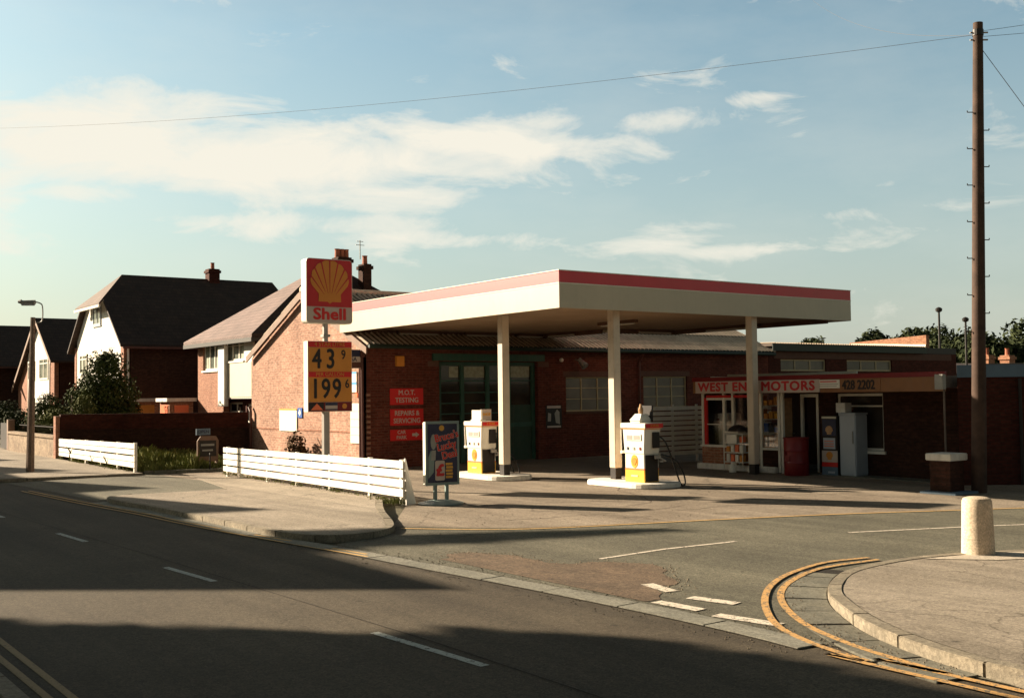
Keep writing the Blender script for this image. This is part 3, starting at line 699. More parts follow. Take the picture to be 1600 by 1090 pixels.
obj('bracket', MB().cyl((22.6, GY, 3.2), (22.6, GY-.25, 3.15), .02), 'greysteel', t_); obj('lamp_head', MB().cyl((22.6, GY-.2, 3.2), (22.68, GY-.42, 2.95), .07, .13, 12), 'steel', t_)
t_ = thing('globe_lamp', 'small round white globe lamp on the garage wall beside the floodlight', 'lamp', (21.9, GY, 3.2))
obj('globe', MB().lathe((21.95, GY-.1, 3.1), [(.005, 0), (.05, .02), (.07, .07), (.05, .12), (.005, .14)], 12), 'white', t_, smooth=True)
# items on the lit gable
t_ = signboard('white blank noticeboard on the sunlit gable, left of the price sign pole', 32.45, 33.8, .98, 1.66, 'white', 'x', GX, 'noticeboard', 'noticeboard')
obj('edging', MB().pbox('x', GX, 32.45, 33.8, 1.662, 1.7, .004, .04), 'yellow', t_)
t_ = signboard('little blue square sign at the right corner of the white noticeboard', 32.05, 32.38, 1.42, 1.74, 'blue', 'x', GX, 'sign', 'small_sign')
obj('symbol', MB().ppoly('x', GX, [(32.12, 1.58), (32.215, 1.48), (32.31, 1.58), (32.215, 1.7)], .035, .038), 'white', t_)
t_ = signboard('tall white price list board with ruled lines low on the gable corner', 28.0, 28.75, .72, 1.88, 'white', 'x', GX, 'board', 'list_board')
obj('rule', (lambda m_: [m_.pbox('x', GX, 28.02, 28.73, z, z+.012, .035, .037) for z in (.95, 1.18, 1.41, 1.64)] and m_)(MB()), 'steel', t_)
t_ = signboard('narrow white notice with two blue stripes on the gable under the striped card sign', 28.35, 28.85, 2.2, 2.8, 'white', 'x', GX, 'notice', 'wall_notice')
obj('stripe', MB().pbox('x', GX, 28.35, 28.85, 2.42, 2.5, .035, .037).pbox('x', GX, 28.35, 28.85, 2.74, 2.8, .035, .037), 'skyblue', t_)
t_ = signboard('tiny square red box on the gable near the corner drainpipes', 28.2, 28.36, 2.05, 2.18, 'lightred', 'x', GX, 'box', 'small_box', th=.08)
t_ = thing('card_sign', 'projecting sign striped navy, white and brown reading VISA, on the garage corner', 'sign', (14.6, 27.9, 2.9))
obj('board', MB().box(14.1, 14.86, 27.9, 27.96, 2.88, 3.42), 'signwhite', t_, bevel=.004)
obj('upper_stripe', MB().box(14.12, 14.84, 27.89, 27.897, 3.22, 3.4), 'navy', t_); obj('lower_stripe', MB().box(14.12, 14.84, 27.89, 27.897, 2.9, 3.06), 'pipe', t_)
text('lettering', 'VISA', .17, 'navy', t_, 'y', 27.9, 14.48, 3.14, d=.004, bold=.004)
t_ = thing('small_sign', 'small white sign panel high on the gable, right beneath the scallop sign', 'sign', (GX, 30, 3.3)); obj('board', MB().pbox('x', GX, 28.9, 29.6, 3.28, 3.48, .004, .03), 'white', t_)

# ------------------------------------------------------------------ workshop annex to the right
a = thing('annex_building', 'low brick annex with a dark felt roof and two wide high windows behind the shop', 'building', (38, GY, 0))
aw = MB(); h1 = (32.7, 35.4, 2.84, 3.3); h2 = (36.7, 39.7, 2.84, 3.3)
wall(aw, 'y', GY, 32.02, 44.4, -.02, 3.6, [h1, h2], .25); obj('wall', aw, 'brick_dark', a)
obj('side_wall', MB().box(44.1, 44.4, GY+.26, 36, -.02, 3.6), 'brick_dark', a)
obj('roof', MB().box(32.0, 41.8, GY-.2, 36, 3.78, 3.88).box(32.1, 41.7, GY+.3, 36, 3.6, 3.78), 'felt', a)
rr = MB(); corr(rr, 32.1, 41.8, GY-.24, 3.9, 36, 4.15, .15, .02); obj('roof_sheet', rr, 'asbestos', a, fix=False)
obj('fascia', MB().box(32.0, 41.85, GY-.24, GY-.21, 3.6, 3.86), 'gutter', a)
for w_ in (h1, h2): window(a, 'y', GY, *w_, cols=3, mat='timberframe', glass='glass_grey', w=.06, sill=False)
obj('window_board', MB().pbox('y', GY, 32.3, 44, 3.32, 3.58, .003, .02), 'lintel', a)
obj('end_block', MB().box(41.9, 44.38, GY-.02, 35, 3.6, 3.86), 'black', a)
pw = thing('parapet_wall', 'sunlit orange brick parapet wall rising above the annex roof', 'wall', (44.6, 31, 0))
obj('brickwork', MB().ppoly('x', 44.6, [(29.4, 0), (33.6, 0), (33.6, 4.38), (29.4, 4.55)], -.25, 0), 'brick_orange', pw)
obj('flashing', MB().ppoly('x', 44.6, [(29.42, 3.88), (33.5, 4.2), (33.5, 4.33), (29.42, 4.12)], .003, .02), 'white', pw)

# ------------------------------------------------------------------ petrol canopy
CX0, CY0, CX1, CY1, CX2, CY2 = 14.62, 18.5, 24.65, 25.4, 22.05, 28.9
CF = [(CX0, CY0), (CX1, CY0), (CX1, CY1), (CX2, CY1), (CX2, CY2), (CX0, CY2)]
c = thing('petrol_canopy', 'flat stepped petrol canopy with cream fascia and red top band on square columns', 'canopy', (19.5, 22.5, 0))
def ins(poly, d):
    n = len(poly); out = []
    for i in range(n):
        p0, p1, p2 = Vector(poly[i-1]), Vector(poly[i]), Vector(poly[(i+1) % n]); a_ = (p1-p0).normalized(); b_ = (p2-p1).normalized()
        n1 = Vector((-a_.y, a_.x)); n2 = Vector((-b_.y, b_.x)); out.append(tuple(p1+(n1+n2)*d))
    return out
def ring(mb, poly, d, z0, z1):
    q = ins(poly, d); n = len(poly)
    for i in range(n):
        j = (i+1) % n; v = [(*poly[i], z0), (*poly[j], z0), (*q[j], z0), (*q[i], z0), (*poly[i], z1), (*poly[j], z1), (*q[j], z1), (*q[i], z1)]
        mb.add(v, [(0, 1, 5, 4), (2, 3, 7, 6), (4, 5, 6, 7), (3, 2, 1, 0)])
    return mb
obj('fascia', ring(MB(), CF, .06, 3.95, 4.48), 'canopy_cream', c)
obj('red_band', ring(MB(), CF, .06, 4.505, 4.76), 'canopy_red', c)
obj('trim', ring(MB(), ins(CF, -.008), .03, 4.482, 4.503), 'white', c)
obj('coping', ring(MB(), ins(CF, -.012), .1, 4.762, 4.78), 'white', c)
I1 = ins(CF, .062)
obj('soffit', MB().prism(I1, 4.03, 4.09), 'soffit', c)
obj('roof_deck', MB().prism(I1, 4.62, 4.7), 'felt', c)
bm_ = MB()
bm_.box(CX0+.3, CX2-.2, CY2-.5, CY2-.36, 3.9, 4.03).box(CX2-.42, CX2-.3, CY1, CY2-.52, 3.9, 4.03).box(CX2-.4, CX1-.2, CY1-.5, CY1-.36, 3.9, 4.03).box(CX1-.45, CX1-.33, CY0+.5, CY1-.52, 3.9, 4.03)
obj('beam', bm_, 'soffit_dark', c)
for (x, y, dx, dy) in ((16.2, 28.2, 1.5, 0), (18.6, 28.2, 1.5, 0), (20.6, 28.2, 1.2, 0), (21.5, 26.5, 0, 1.5), (22.6, 24.7, 1.5, 0), (24.1, 21.3, 0, 2.2), (19.5, 21.5, 0, 1.5)):
    tl = obj('light_fitting', MB().box(x, x+max(dx, .16), y, y+max(dy, .16), 3.95, 4.028), 'soffit_dark', c, bevel=.01)
    obj('tube', MB().cyl((x+.08, y+.08, 3.93), (x+max(dx, .16)-.08, y+max(dy, .16)-.08, 3.93), .02), 'tubelight', tl)
COLS = [(15.5, 21.85, .12), (16.62, 19.02, .12), (21.05, 18.82, .0)]
for (x, y, z) in COLS:
    k = obj('column', MB().box(x-.105, x+.105, y-.105, y+.105, z+.26, 4.03), 'column', c, bevel=.012)
    obj('column_base', MB().box(x-.09, x+.09, y-.09, y+.09, z, z+.27), 'black', k)
# pump islands and pumps
def island(x0, x1, y0, y1, lab):
    r = .5; pts = []
    for (cx_, cy_, a0) in ((x1-r, y1-r, 0), (x0+r, y1-r, 90), (x0+r, y0+r, 180), (x1-r, y0+r, 270)):
        for k in range(7): a_ = R(a0+k*15); pts.append((cx_+r*math.cos(a_), cy_+r*math.sin(a_)))
    o = obj('pump_island', MB().prism(pts, 0, .12), 'whitewood', bevel=.02); tag(o, lab, 'pump island', 'white pump islands under the canopy'); return o
island(15.0, 16.2, 21.35, 23.75, 'white kerbed island under the pump nearer the green doors')
island(15.98, 17.28, 17.3, 19.6, 'white kerbed island under the pump in front of the slatted screen')
PECT = None
def pecten(par, ax, pl, u, z, w, d, mat='yellow', line='signred', lines=True, name='emblem'):
    """scallop shell of width w centred at (u, z)"""
    k = w/2.0; P = []
    sgn = -1 if ax == 'x' else 1
    P += [(-.58, -.98), (-.56, -.62), (-.92, -.22)]
    lobes = 8
    for i in range(lobes):
        a0 = 193-i*(206/lobes)
        for s_ in (.15, .38, .62, .85):
            a_ = R(a0-s_*206/lobes); rr = 1.0-.06*abs(s_-.5)*2; P.append((rr*math.cos(a_), .0+rr*.98*math.sin(a_)))
        
    P += [(.92, -.22), (.56, -.62), (.58, -.98), (.12, -.98), (0, -1.07), (-.12, -.98)]
    o = obj(name, MB().ppoly(ax, pl, [(u+sgn*a_*k, z+b_*k) for a_, b_ in P], d, d+.008), mat, par)
    if lines:
        m_ = MB()
        for i in range(1, lobes):
            a_ = R(193-i*206/lobes); cx_, cz_ = 0, -1.0; ex, ez = 1.01*math.cos(a_), .99*math.sin(a_)
            dx, dz = ex-cx_, ez-cz_; l_ = math.hypot(dx, dz); nx_, nz_ = -dz/l_, dx/l_
            s0 = .22 if 2 < i < 6 else .3
            q = [(cx_+dx*s0+nx_*.006, cz_+dz*s0+nz_*.006), (ex+nx_*.035, ez+nz_*.035), (ex-nx_*.035, ez-nz_*.035), (cx_+dx*s0-nx_*.006, cz_+dz*s0-nz_*.006)]
            m_.ppoly(ax, pl, [(u+sgn*a*k, z+b*k) for a, b in q], d+.009, d+.012)
        obj('rib_line', m_, line, o)
    return o
def pump(x, y, lab, topper):
    """x,y: corner nearest the road and the camera (min x, min y); body .58 x .74"""
    t_ = thing('petrol_pump', lab, 'petrol pump', (x+.29, y+.37, .12), 'petrol pumps under the canopy')
    z = .12; X1, Y1 = x+.43, y+.62
    lo = MB().box(x, X1, y, Y1, z+.3, z+.62); obj('lower_cabinet', lo, 'white', t_, bevel=.008)
    obj('base_panel', MB().box(x-.002, X1+.002, y-.002, Y1+.002, z, z+.27), 'pumpyellow', t_, bevel=.005)
    obj('red_stripe', MB().box(x-.003, X1+.003, y-.003, Y1+.003, z+.271, z+.3), 'lightred', t_)
    up = MB()   # upper head widens upwards
    a_ = [(x-.01, y-.01), (X1+.01, y-.01), (X1+.01, Y1+.01), (x-.01, Y1+.01)]; b_ = [(x-.02, y-.05), (X1+.02, y-.05), (X1+.02, Y1+.05), (x-.02, Y1+.05)]
    up.add([(*p, z+.622) for p in a_]+[(*p, z+1.18) for p in b_], [(3, 2, 1, 0), (4, 5, 6, 7)]+[(i, (i+1) % 4, 4+(i+1) % 4, 4+i) for i in range(4)])
    obj('head', up, 'white', t_, bevel=.01)
    obj('cap', MB().box(x-.05, X1+.05, y-.1, Y1+.1, z+1.185, z+1.3), 'white', t_, bevel=.012)
    cs = obj('cap_sign', MB().pbox('y', y-.1, x-.03, X1+.045, z+1.195, z+1.29, .001, .012), 'signred', t_)
    text('lettering', '4 STAR', .08, 'orange', cs, 'y', y-.112, x+.22, z+1.243, d=.003, bold=.002)
    obj('trim', MB().box(x-.03, X1+.03, y-.07, Y1+.07, z+1.165, z+1.183), 'orange', t_)
    # black side panel facing the camera, hose and nozzle
    obj('side_panel', MB().box(x+.03, X1-.03, y-.018, y-.004, z+.02, z+.6), 'black', t_, bevel=.004)
    obj('display_recess', MB().box(x+.2, X1-.02, y-.07, y-.05, z+.75, z+1.1), 'black', t_, bevel=.004)
    nz_ = obj('nozzle', MB().box(x+.2, x+.36, y-.16, y-.1, z+.52, z+.6).cyl((x+.3, y-.13, z+.56), (x+.52, y-.14, z+.46), .02).box(x+.34, x+.44, y-.15, y-.12, z+.44, z+.48), 'steel', t_, bevel=.01)
    hs = []
    for i in range(17):
        s_ = i/16; hs.append((X1-.05+.38*math.sin(s_*3.14159), y-.1-.1*math.sin(s_*3.14), z+.95-.95*math.sin(s_*math.pi*.5) if s_ < .5 else z+.28-.33*math.sin((s_-.5)*math.pi)+.0 ))
    hs = [(X1-.02, y-.07, z+1.0), (X1+.1, y-.14, z+.85), (X1+.24, y-.2, z+.45), (X1+.36, y-.24, z+.08), (X1+.42, y-.26, z-.06), (X1+.5, y-.26, z-.09), (X1+.56, y-.25, z-.02), (X1+.52, y-.22, z+.2), (X1+.32, y-.18, z+.48), (X1-.02, y-.14, z+.6), (x+.34, y-.13, z+.57)]
    hs = smoothline(hs, 4)
    obj('hose', MB().tube(hs, .018, 8), 'rubber', t_, smooth=True)
    bx = MB().box(x+.0, X1, Y1+.09, Y1+.16, z+.62, z+.68); bx.tube([(x+.02, Y1+.14, z+.65), (x+.0, Y1+.13, z+1.15)], .012)
    obj('hose_holder', bx, 'white', t_)
    # face towards the road: display slot, buttons, emblem
    obj('display', MB().pbox('x', x-.02, y+.06, Y1-.06, z+.92, z+1.06, .004, .012), 'white', t_, bevel=.003)
    for k, yy in enumerate((y+.08, y+.28, y+.48)): obj('button', MB().pbox('x', x-.012, yy, yy+.05, z+.71, z+.77, .003, .012), ('deepred', 'greysteel', 'navy')[k], t_)
    obj('dial', MB().pbox('x', x-.02, y+.1, y+.3, z+.94, z+1.03, .013, .016), 'greysteel', t_); obj('dial', MB().pbox('x', x-.02, y+.34, y+.52, z+.94, z+1.03, .013, .016), 'greysteel', t_)
    obj('badge', MB().ppoly('x', x, [(y+.31+.11*math.cos(R(q*24)), z+.46+.145*math.sin(R(q*24))) for q in range(15)], .003, .01), 'yellow', t_)
    pecten(t_, 'x', x, y+.31, z+.46, .16, .011, 'amber', lines=False)
    obj('small_label', MB().pbox('x', x, y+.2, y+.42, z+.12, z+.16, .005, .01), 'signwhite', t_)
    if topper == 'card':
        o = obj('topper', MB().box(x+.06, x+.11, y+.08, y+.5, z+1.34, z+1.58).box(x+.04, x+.22, y+.1, y+.52, z+1.301, z+1.34), 'white', t_)
        obj('topper_panel', MB().box(x+.115, x+.42, y+.15, y+.18, z+1.305, z+1.6), 'signwhite', t_); text('lettering', 'SHOP', .1, 'yellow', t_, 'y', y+.15, x+.27, z+1.47, d=.004, bold=.004)
    else:
        m_ = MB().prism([(x+.02, y+.15), (x+.36, y+.15), (x+.36, y+.45), (x+.02, y+.45)], z+1.31, z+1.36)
        m_.add([(x+.0, y+.12, z+1.36), (x+.34, y+.12, z+1.36), (x+.34, y+.46, z+1.36), (x+.0, y+.46, z+1.36), (x+.12, y+.2, z+1.5), (x+.3, y+.2, z+1.5), (x+.3, y+.4, z+1.5), (x+.12, y+.4, z+1.5)], [(4, 5, 6, 7), (0, 1, 5, 4), (1, 2, 6, 5), (2, 3, 7, 6), (3, 0, 4, 7)])
        obj('topper', m_, 'white', t_); obj('bottle', MB().lathe((x+.2, y+.3, z+1.5), [(.05, 0), (.055, .1), (.03, .17), (.02, .22)], 10), 'cardboard', t_)
        obj('topper_panel', MB().box(x+.34, x+.38, y+.1, y+.46, z+1.34, z+1.68), 'black', t_)
    return t_
pump(15.32, 22.6, 'white and yellow petrol pump with a card topper, in front of the green doors', 'card')
pump(16.33, 17.75, 'white and yellow petrol pump with a bottle on top, before the slatted screen', 'bottle')

# ------------------------------------------------------------------ pole sign
ps = thing('pole_sign', 'tall pole sign with a red and yellow scallop panel over petrol prices', 'sign', (11.05, 22.6, 0))
PX_, PY_ = 10.52, 22.45
obj('pole', MB().box(10.98, 11.12, 22.5, 22.64, 0, 1.76), 'steel', ps, bevel=.01); obj('upper_pole', MB().box(11.0, 11.1, 22.52, 22.62, 3.3, 3.8), 'steel', ps, bevel=.01)
obj('pole_clamp', MB().box(10.97, 11.14, 22.49, 22.65, 3.44, 3.5), 'greysteel', ps)
def rrect(x0, x1, z0, z1, r):
    p = []
    for (cx_, cz_, a0) in ((x1-r, z1-r, 0), (x0+r, z1-r, 90), (x0+r, z0+r, 180), (x1-r, z0+r, 270)):
        for k in range(5): a_ = R(a0+k*22.5); p.append((cx_+r*math.cos(a_), cz_+r*math.sin(a_)))
    return p
X0, X1 = 10.53, 11.68
obj('sign_box', MB().ppoly('y', PY_, rrect(X0, X1, 3.74, 5.21, .08), -.26, 0), 'white', ps)
tp = [p for p in rrect(X0+.015, X1-.015, 4.12, 5.195, .07)]
obj('red_panel', MB().ppoly('y', PY_, [(X0+.015, 4.12), (X1-.015, 4.12)]+[p for p in tp if p[1] > 4.5][:10], .003, .012), 'red', ps)
obj('name_panel', MB().ppoly('y', PY_, [(X1-.015, 4.115), (X0+.015, 4.115)]+[p for p in rrect(X0+.015, X1-.015, 3.755, 4.115, .07) if p[1] < 3.95], .003, .012), 'signwhite', ps)
pecten(ps, 'y', PY_, (X0+X1)/2, 4.71, .97, .013, 'amber', 'red')
text('lettering', 'Shell', .36, 'signred', ps, 'y', PY_, (X0+X1)/2, 3.945, d=.014, bold=.016, sx=1.2, sp=1.02)
obj('price_box', MB().box(X0+.03, X1-.02, PY_+.0, PY_+.22, 1.75, 3.34), 'white', ps, bevel=.004)
obj('price_panel', MB().pbox('y', PY_, X0+.04, X1-.03, 1.97, 3.2, .003, .008), 'orange', ps)
obj('header_strip', MB().pbox('y', PY_, X0+.04, X1-.03, 3.205, 3.33, .003, .012), 'signred', ps); obj('middle_strip', MB().pbox('y', PY_, X0+.04, X1-.03, 2.53, 2.65, .01, .016), 'signred', ps)
obj('footer_strip', MB().pbox('y', PY_, X0+.04, X1-.03, 1.76, 1.965, .003, .012), 'deepred', ps)
text('lettering', '4 STAR LITRE', .13, 'orange', ps, 'y', PY_, 11.1, 3.268, d=.014, bold=.001)
text('lettering', 'PER GALLON', .12, 'orange', ps, 'y', PY_, 11.1, 2.59, d=.018, bold=.001)
text('price_digit', '4', .62, 'black', ps, 'y', PY_, 10.78, 2.92, d=.011, bold=.012, sx=.75)
text('price_digit', '3', .62, 'black', ps, 'y', PY_, 11.12, 2.92, d=.011, bold=.012, sx=.75)
text('price_digit', '9', .3, 'black', ps, 'y', PY_, 11.44, 3.03, d=.011, bold=.004, sx=.8)
text('price_digit', '1', .62, 'black', ps, 'y', PY_, 10.74, 2.25, d=.011, bold=.012, sx=.75)
text('price_digit', '9', .62, 'black', ps, 'y', PY_, 11.0, 2.25, d=.011, bold=.012, sx=.75)
text('price_digit', '9', .62, 'black', ps, 'y', PY_, 11.27, 2.25, d=.011, bold=.012, sx=.75)
text('price_digit', '6', .28, 'black', ps, 'y', PY_, 11.53, 2.37, d=.011, bold=.004, sx=.8)
obj('triangle_mark', MB().ppoly('y', PY_, [(10.62, 1.79), (10.92, 1.79), (10.77, 1.94)], .017, .02), 'lightred', ps); obj('triangle_ground', MB().pbox('y', PY_, 10.58, 10.94, 1.78, 1.955, .013, .016), 'black', ps)
obj('card_mark', MB().pbox('y', PY_, 10.98, 11.28, 1.78, 1.955, .013, .016), 'signwhite', ps); obj('card_mark_stripe', MB().pbox('y', PY_, 10.98, 11.28, 1.89, 1.95, .017, .02).pbox('y', PY_, 10.98, 11.28, 1.785, 1.81, .017, .02), 'navy', ps)
obj('round_mark', MB().ppoly('y', PY_, [(11.46+.06*math.cos(R(q*30)), 1.87+.06*math.sin(R(q*30))) for q in range(12)], .013, .017), 'orange', ps)

# ------------------------------------------------------------------ poster stand
po = thing('poster_stand', 'free-standing blue poster board on two legs and a round base beside the white fence', 'poster board', (11.22, 17.92, 0), rz=R(-9))
obj('frame', MB().box(-.36, .33, -.07, .07, .38, 1.58), 'white', po, bevel=.01, local=True)
obj('poster', MB().box(-.32, .29, -.079, -.071, .42, 1.54), 'navy', po, local=True)
obj('frame_trim', MB().box(-.365, .335, -.085, -.066, .37, .415).box(-.365, .335, -.085, -.066, 1.545, 1.59).box(-.365, -.325, -.085, -.066, .416, 1.544).box(.295, .335, -.085, -.066, .416, 1.544), 'teal_steel', po, local=True)
def ltext(s, u, z, size, mat, d, **k): return text('lettering', s, size, mat, po, 'y', 0, u, z, d=d, local=True, **k)
for s, u, z in (("Bruce's", .07, 1.3), ('Lucky', .07, 1.12), ('Deal', .13, .95)):
    ltext(s, u, z, .2, 'signwhite', .081, bold=.012, rot=.2, sx=.86); ltext(s, u, z, .2, 'signred', .088, bold=.004, rot=.2, sx=.86)
obj('portrait', MB().ppoly('y', 0, [(-.2+.06*math.cos(R(q*30)), 1.2+.15*math.sin(R(q*30))) for q in range(12)], .08, .083).ppoly('y', 0, [(-.25, .85), (-.16, .85), (-.15, 1.04), (-.24, 1.04)], .08, .083), 'greysteel', po, local=True)
obj('jacket', MB().ppoly('y', 0, [(-.31, .5), (-.2, .62), (-.17, 1.0), (-.26, 1.03), (-.31, .9)], .0795, .0815), 'teal_steel', po, local=True)
obj('playing_card', MB().ppoly('y', 0, rrect(-.17, .03, .46, .84, .03), .084, .087), 'signwhite', po, local=True)
ltext('£', -.07, .65, .3, 'red', .089, bold=.02)
obj('coin_stack', (lambda m_: [m_.box(.05+.01*(i % 2), .19+.01*(i % 2), -.086, -.08, .5+i*.062, .545+i*.062) for i in range(5)] and m_)(MB()), 'gold', po, local=True)
obj('sun_mark', MB().ppoly('y', 0, [(-.03+.055*math.cos(R(q*30)), 1.46+.055*math.sin(R(q*30))) for q in range(12)], .084, .087), 'gold', po, local=True)
for sx in (-.14, .1): obj('leg', MB().box(sx-.03, sx+.03, -.03, .03, .04, .38), 'teal_steel', po, local=True)
obj('base', MB().lathe((-.02, 0, 0), [(.44, 0), (.44, .03), (.27, .07), (.05, .09)], 28), 'teal_steel', po, local=True, smooth=True)

# ------------------------------------------------------------------ white board fences
def fence(p0, p1, h0, h1, nb, lab, posts, zb=.09, ret=False):
    t_ = thing('white_fence', lab, 'fence', ((p0[0]+p1[0])/2, (p0[1]+p1[1])/2, 0), 'white board fences along the pavement')
    rnd = random.Random(int(p0[1])); bw = 1.0/nb
    for i in range(nb):
        m_ = MB(); nseg = 3
        a0, a1 = .1+(1-.1)*i*bw, .1+(1-.1)*(i+1)*bw-.042
        for k in range(1):
            q = [Vector(p0), Vector(p1)]; dr = (q[1]-q[0]).normalized(); nn = Vector((-dr.y, dr.x)); nn = nn if nn.x < 0 else -nn
            th = .022; j = rnd.uniform(-.012, .012); j2 = rnd.uniform(-.014, .014)
            vs = []
            for p, h in ((q[0], h0), (q[1], h1)):
                j = j if p is q[0] else j2
                for o_ in (0, th): 
                    for aa in (a0, a1): vs.append((p.x+nn.x*(o_+.045), p.y+nn.y*(o_+.045), zb+h*aa+j))
            m_.add(vs, [(0, 1, 3, 2), (4, 6, 7, 5), (0, 4, 5, 1), (2, 3, 7, 6), (0, 2, 6, 4), (1, 5, 7, 3)])
        obj('board', m_, 'whitewood', t_, bevel=.003)
    for s_ in posts:
        p = Vector(p0).lerp(Vector(p1), s_); h = h0+(h1-h0)*s_
        obj('post', MB().box(p.x-.04, p.x+.04, p.y-.035, p.y+.035, 0, zb+h*.97), 'whitewood', t_)
    # battens on the front
    bt = MB()
    for s_ in posts:
        p = Vector(p0).lerp(Vector(p1), s_); h = h0+(h1-h0)*s_; bt.box(p.x-.052, p.x-.04, p.y-.03, p.y+.03, 0.02, zb+h*.9)
    if ret:
        p = Vector(p1); m_ = MB(); m_.add([(p.x+.0, p.y-.02, 0), (p.x+.28, p.y+.1, 0), (p.x+.28, p.y+.14, 0), (p.x, p.y+.02, 0), (p.x-.03, p.y-.02, zb+h1), (p.x+.03, p.y+.05, zb+h1), (p.x+.03, p.y+.09, zb+h1), (p.x-.03, p.y+.02, zb+h1)],
              [(3, 2, 1, 0), (4, 5, 6, 7), (0, 1, 5, 4), (1, 2, 6, 5), (2, 3, 7, 6), (3, 0, 4, 7)])
        obj('end_brace', m_, 'screen_white', t_)
    return t_
fence((10.83, 28.1), (10.56, 18.15), .72, .8, 4, 'long white four-board fence with an end brace, in front of the pole sign', (.02, .12, .3, .48, .66, .85, .985), ret=True)
fence((9.45, 40.0), (9.25, 30.6), .68, .8, 4, 'shorter white four-board fence beside the rough grass and stone wall', (.02, .2, .4, .6, .8, .985), zb=.1)
# weeds along the fence foot
mb = MB(); rnd = random.Random(3)
def blades(mb, x, y, n, h, sp, z=0.0):
    for _ in range(n):
        a_ = rnd.uniform(0, 6.28); px_, py_ = x+rnd.gauss(0, sp), y+rnd.gauss(0, sp); hh = h*rnd.uniform(.4, 1.2); dx, dy = math.cos(a_)*hh*.5, math.sin(a_)*hh*.5; w_ = .006+hh*.03
        nx_, ny_ = -math.sin(a_)*w_, math.cos(a_)*w_
        mb.add([(px_-nx_, py_-ny_, z), (px_+nx_, py_+ny_, z), (px_+dx*.5+nx_*.7, py_+dy*.5+ny_*.7, z+hh*.7), (px_+dx, py_+dy, z+hh), (px_+dx*.5-nx_*.7, py_+dy*.5-ny_*.7, z+hh*.7)], [(0, 1, 2, 3, 4)])
for k in range(60):
    s_ = rnd.random(); blades(mb, 10.75+(10.5-10.83)*s_, 28.1-9.9*s_, 6, .07, .05, .08)
for k in range(10): blades(mb, 10.35, 18.4+rnd.gauss(0, .25), 16, .1, .09, .05)
for k in range(26): s_ = rnd.random(); blades(mb, 9.35-.15*s_, 40-9.3*s_, 8, .1, .06, .06)
o = obj('weeds', mb, 'grass', fix=False); tag(o, 'sparse weeds growing at the foot of the white fences', 'weeds', kind='stuff')
# rough grass bed
struct('grass_bed', MB().prism([(9.5, 30.6), (10.9, 30.2), (12.2, 29.9), (13.2, 32), (13.2, 37.2), (9.7, 39.5)], -.02, .05), 'earth')
mb = MB()
for k in range(1500):
    x, y = rnd.uniform(9.5, 13.0), rnd.uniform(30.5, 39.3)
    hh = .5 if x < 11 else .32
    if y < 39.3-(x-9.5)*.65 and mnoise.noise(Vector((x*.8, y*.8, 0))) > -.25: blades(mb, x, y, 9, hh*(.75+.6*mnoise.noise(Vector((x, y*.7, 9)))), .1, .05)
o = obj('long_grass', mb, 'grass', fix=False); tag(o, 'patch of rough uncut grass behind the shorter white fence', 'grass', kind='stuff')
stones('kerb', [(9.4, 30.45), (10.9, 30.05), (12.3, 29.75)], 0, .12, -.02, .1, .9, 'slab', seed=21)

# ------------------------------------------------------------------ shop
before_shop = set(COL.objects)
s = thing('shop_building', 'low flat-roofed petrol station shop with glazed bay, brick walls and red-topped fascia', 'shop', (22, 17, 0))
SXF = 21.2   # bay front
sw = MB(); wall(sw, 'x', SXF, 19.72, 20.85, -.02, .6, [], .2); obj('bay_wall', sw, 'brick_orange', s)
obj('plinth', MB().box(SXF-.12, SXF-.002, 18.2, 20.95, 0, .16).box(SXF, 22.6, 20.852, 20.97, 0, .16), 'whitewood', s, bevel=.015)
obj('bay_end_wall', MB().box(SXF+.2, 23.2, 20.65, 20.85, -.02, .6), 'brick_orange', s)
wf = MB()
for y0 in (20.77, 20.0, 19.68, 18.72, 18.12): wf.box(SXF+.0, SXF+.08, y0, y0+.075, .6 if y0 > 19.9 else .02, 2.05)
wf.box(SXF-.04, SXF+.1, 19.64, 20.88, .6, .66).box(SXF+.005, SXF+.075, 19.75, 20.77, 1.86, 1.92).box(SXF+.02, SXF+.06, 19.75, 20.77, 1.2, 1.22)
wf.box(SXF+.09, 23.1, 20.77, 20.83, .6, .66)
for x0 in (22.0, 23.0): wf.box(x0, x0+.07, 20.78, 20.84, .66, 2.05)
wf.box(SXF+.005, SXF+.075, 18.2, 18.72, .58, .64)
bw_ = obj('bay_window', wf, 'white', s)
obj('red_post', MB().box(SXF-.01, SXF+.07, 20.66, 20.74, .66, 1.92), 'signred', s); obj('red_rail', MB().box(SXF-.01, SXF+.07, 19.76, 20.66, 1.925, 1.99).box(SXF-.01, SXF+.07, 18.8, 19.68, 1.925, 1.99), 'signred', s)
obj('pane', MB().box(SXF+.03, SXF+.038, 18.2, 20.77, .66, 2.04).box(SXF+.1, 23.0, 20.8, 20.806, .66, 2.04), 'clearglass', bw_)
obj('low_panel', MB().box(SXF+.02, SXF+.06, 18.2, 18.72, .05, .58), 'brick_brown', s)
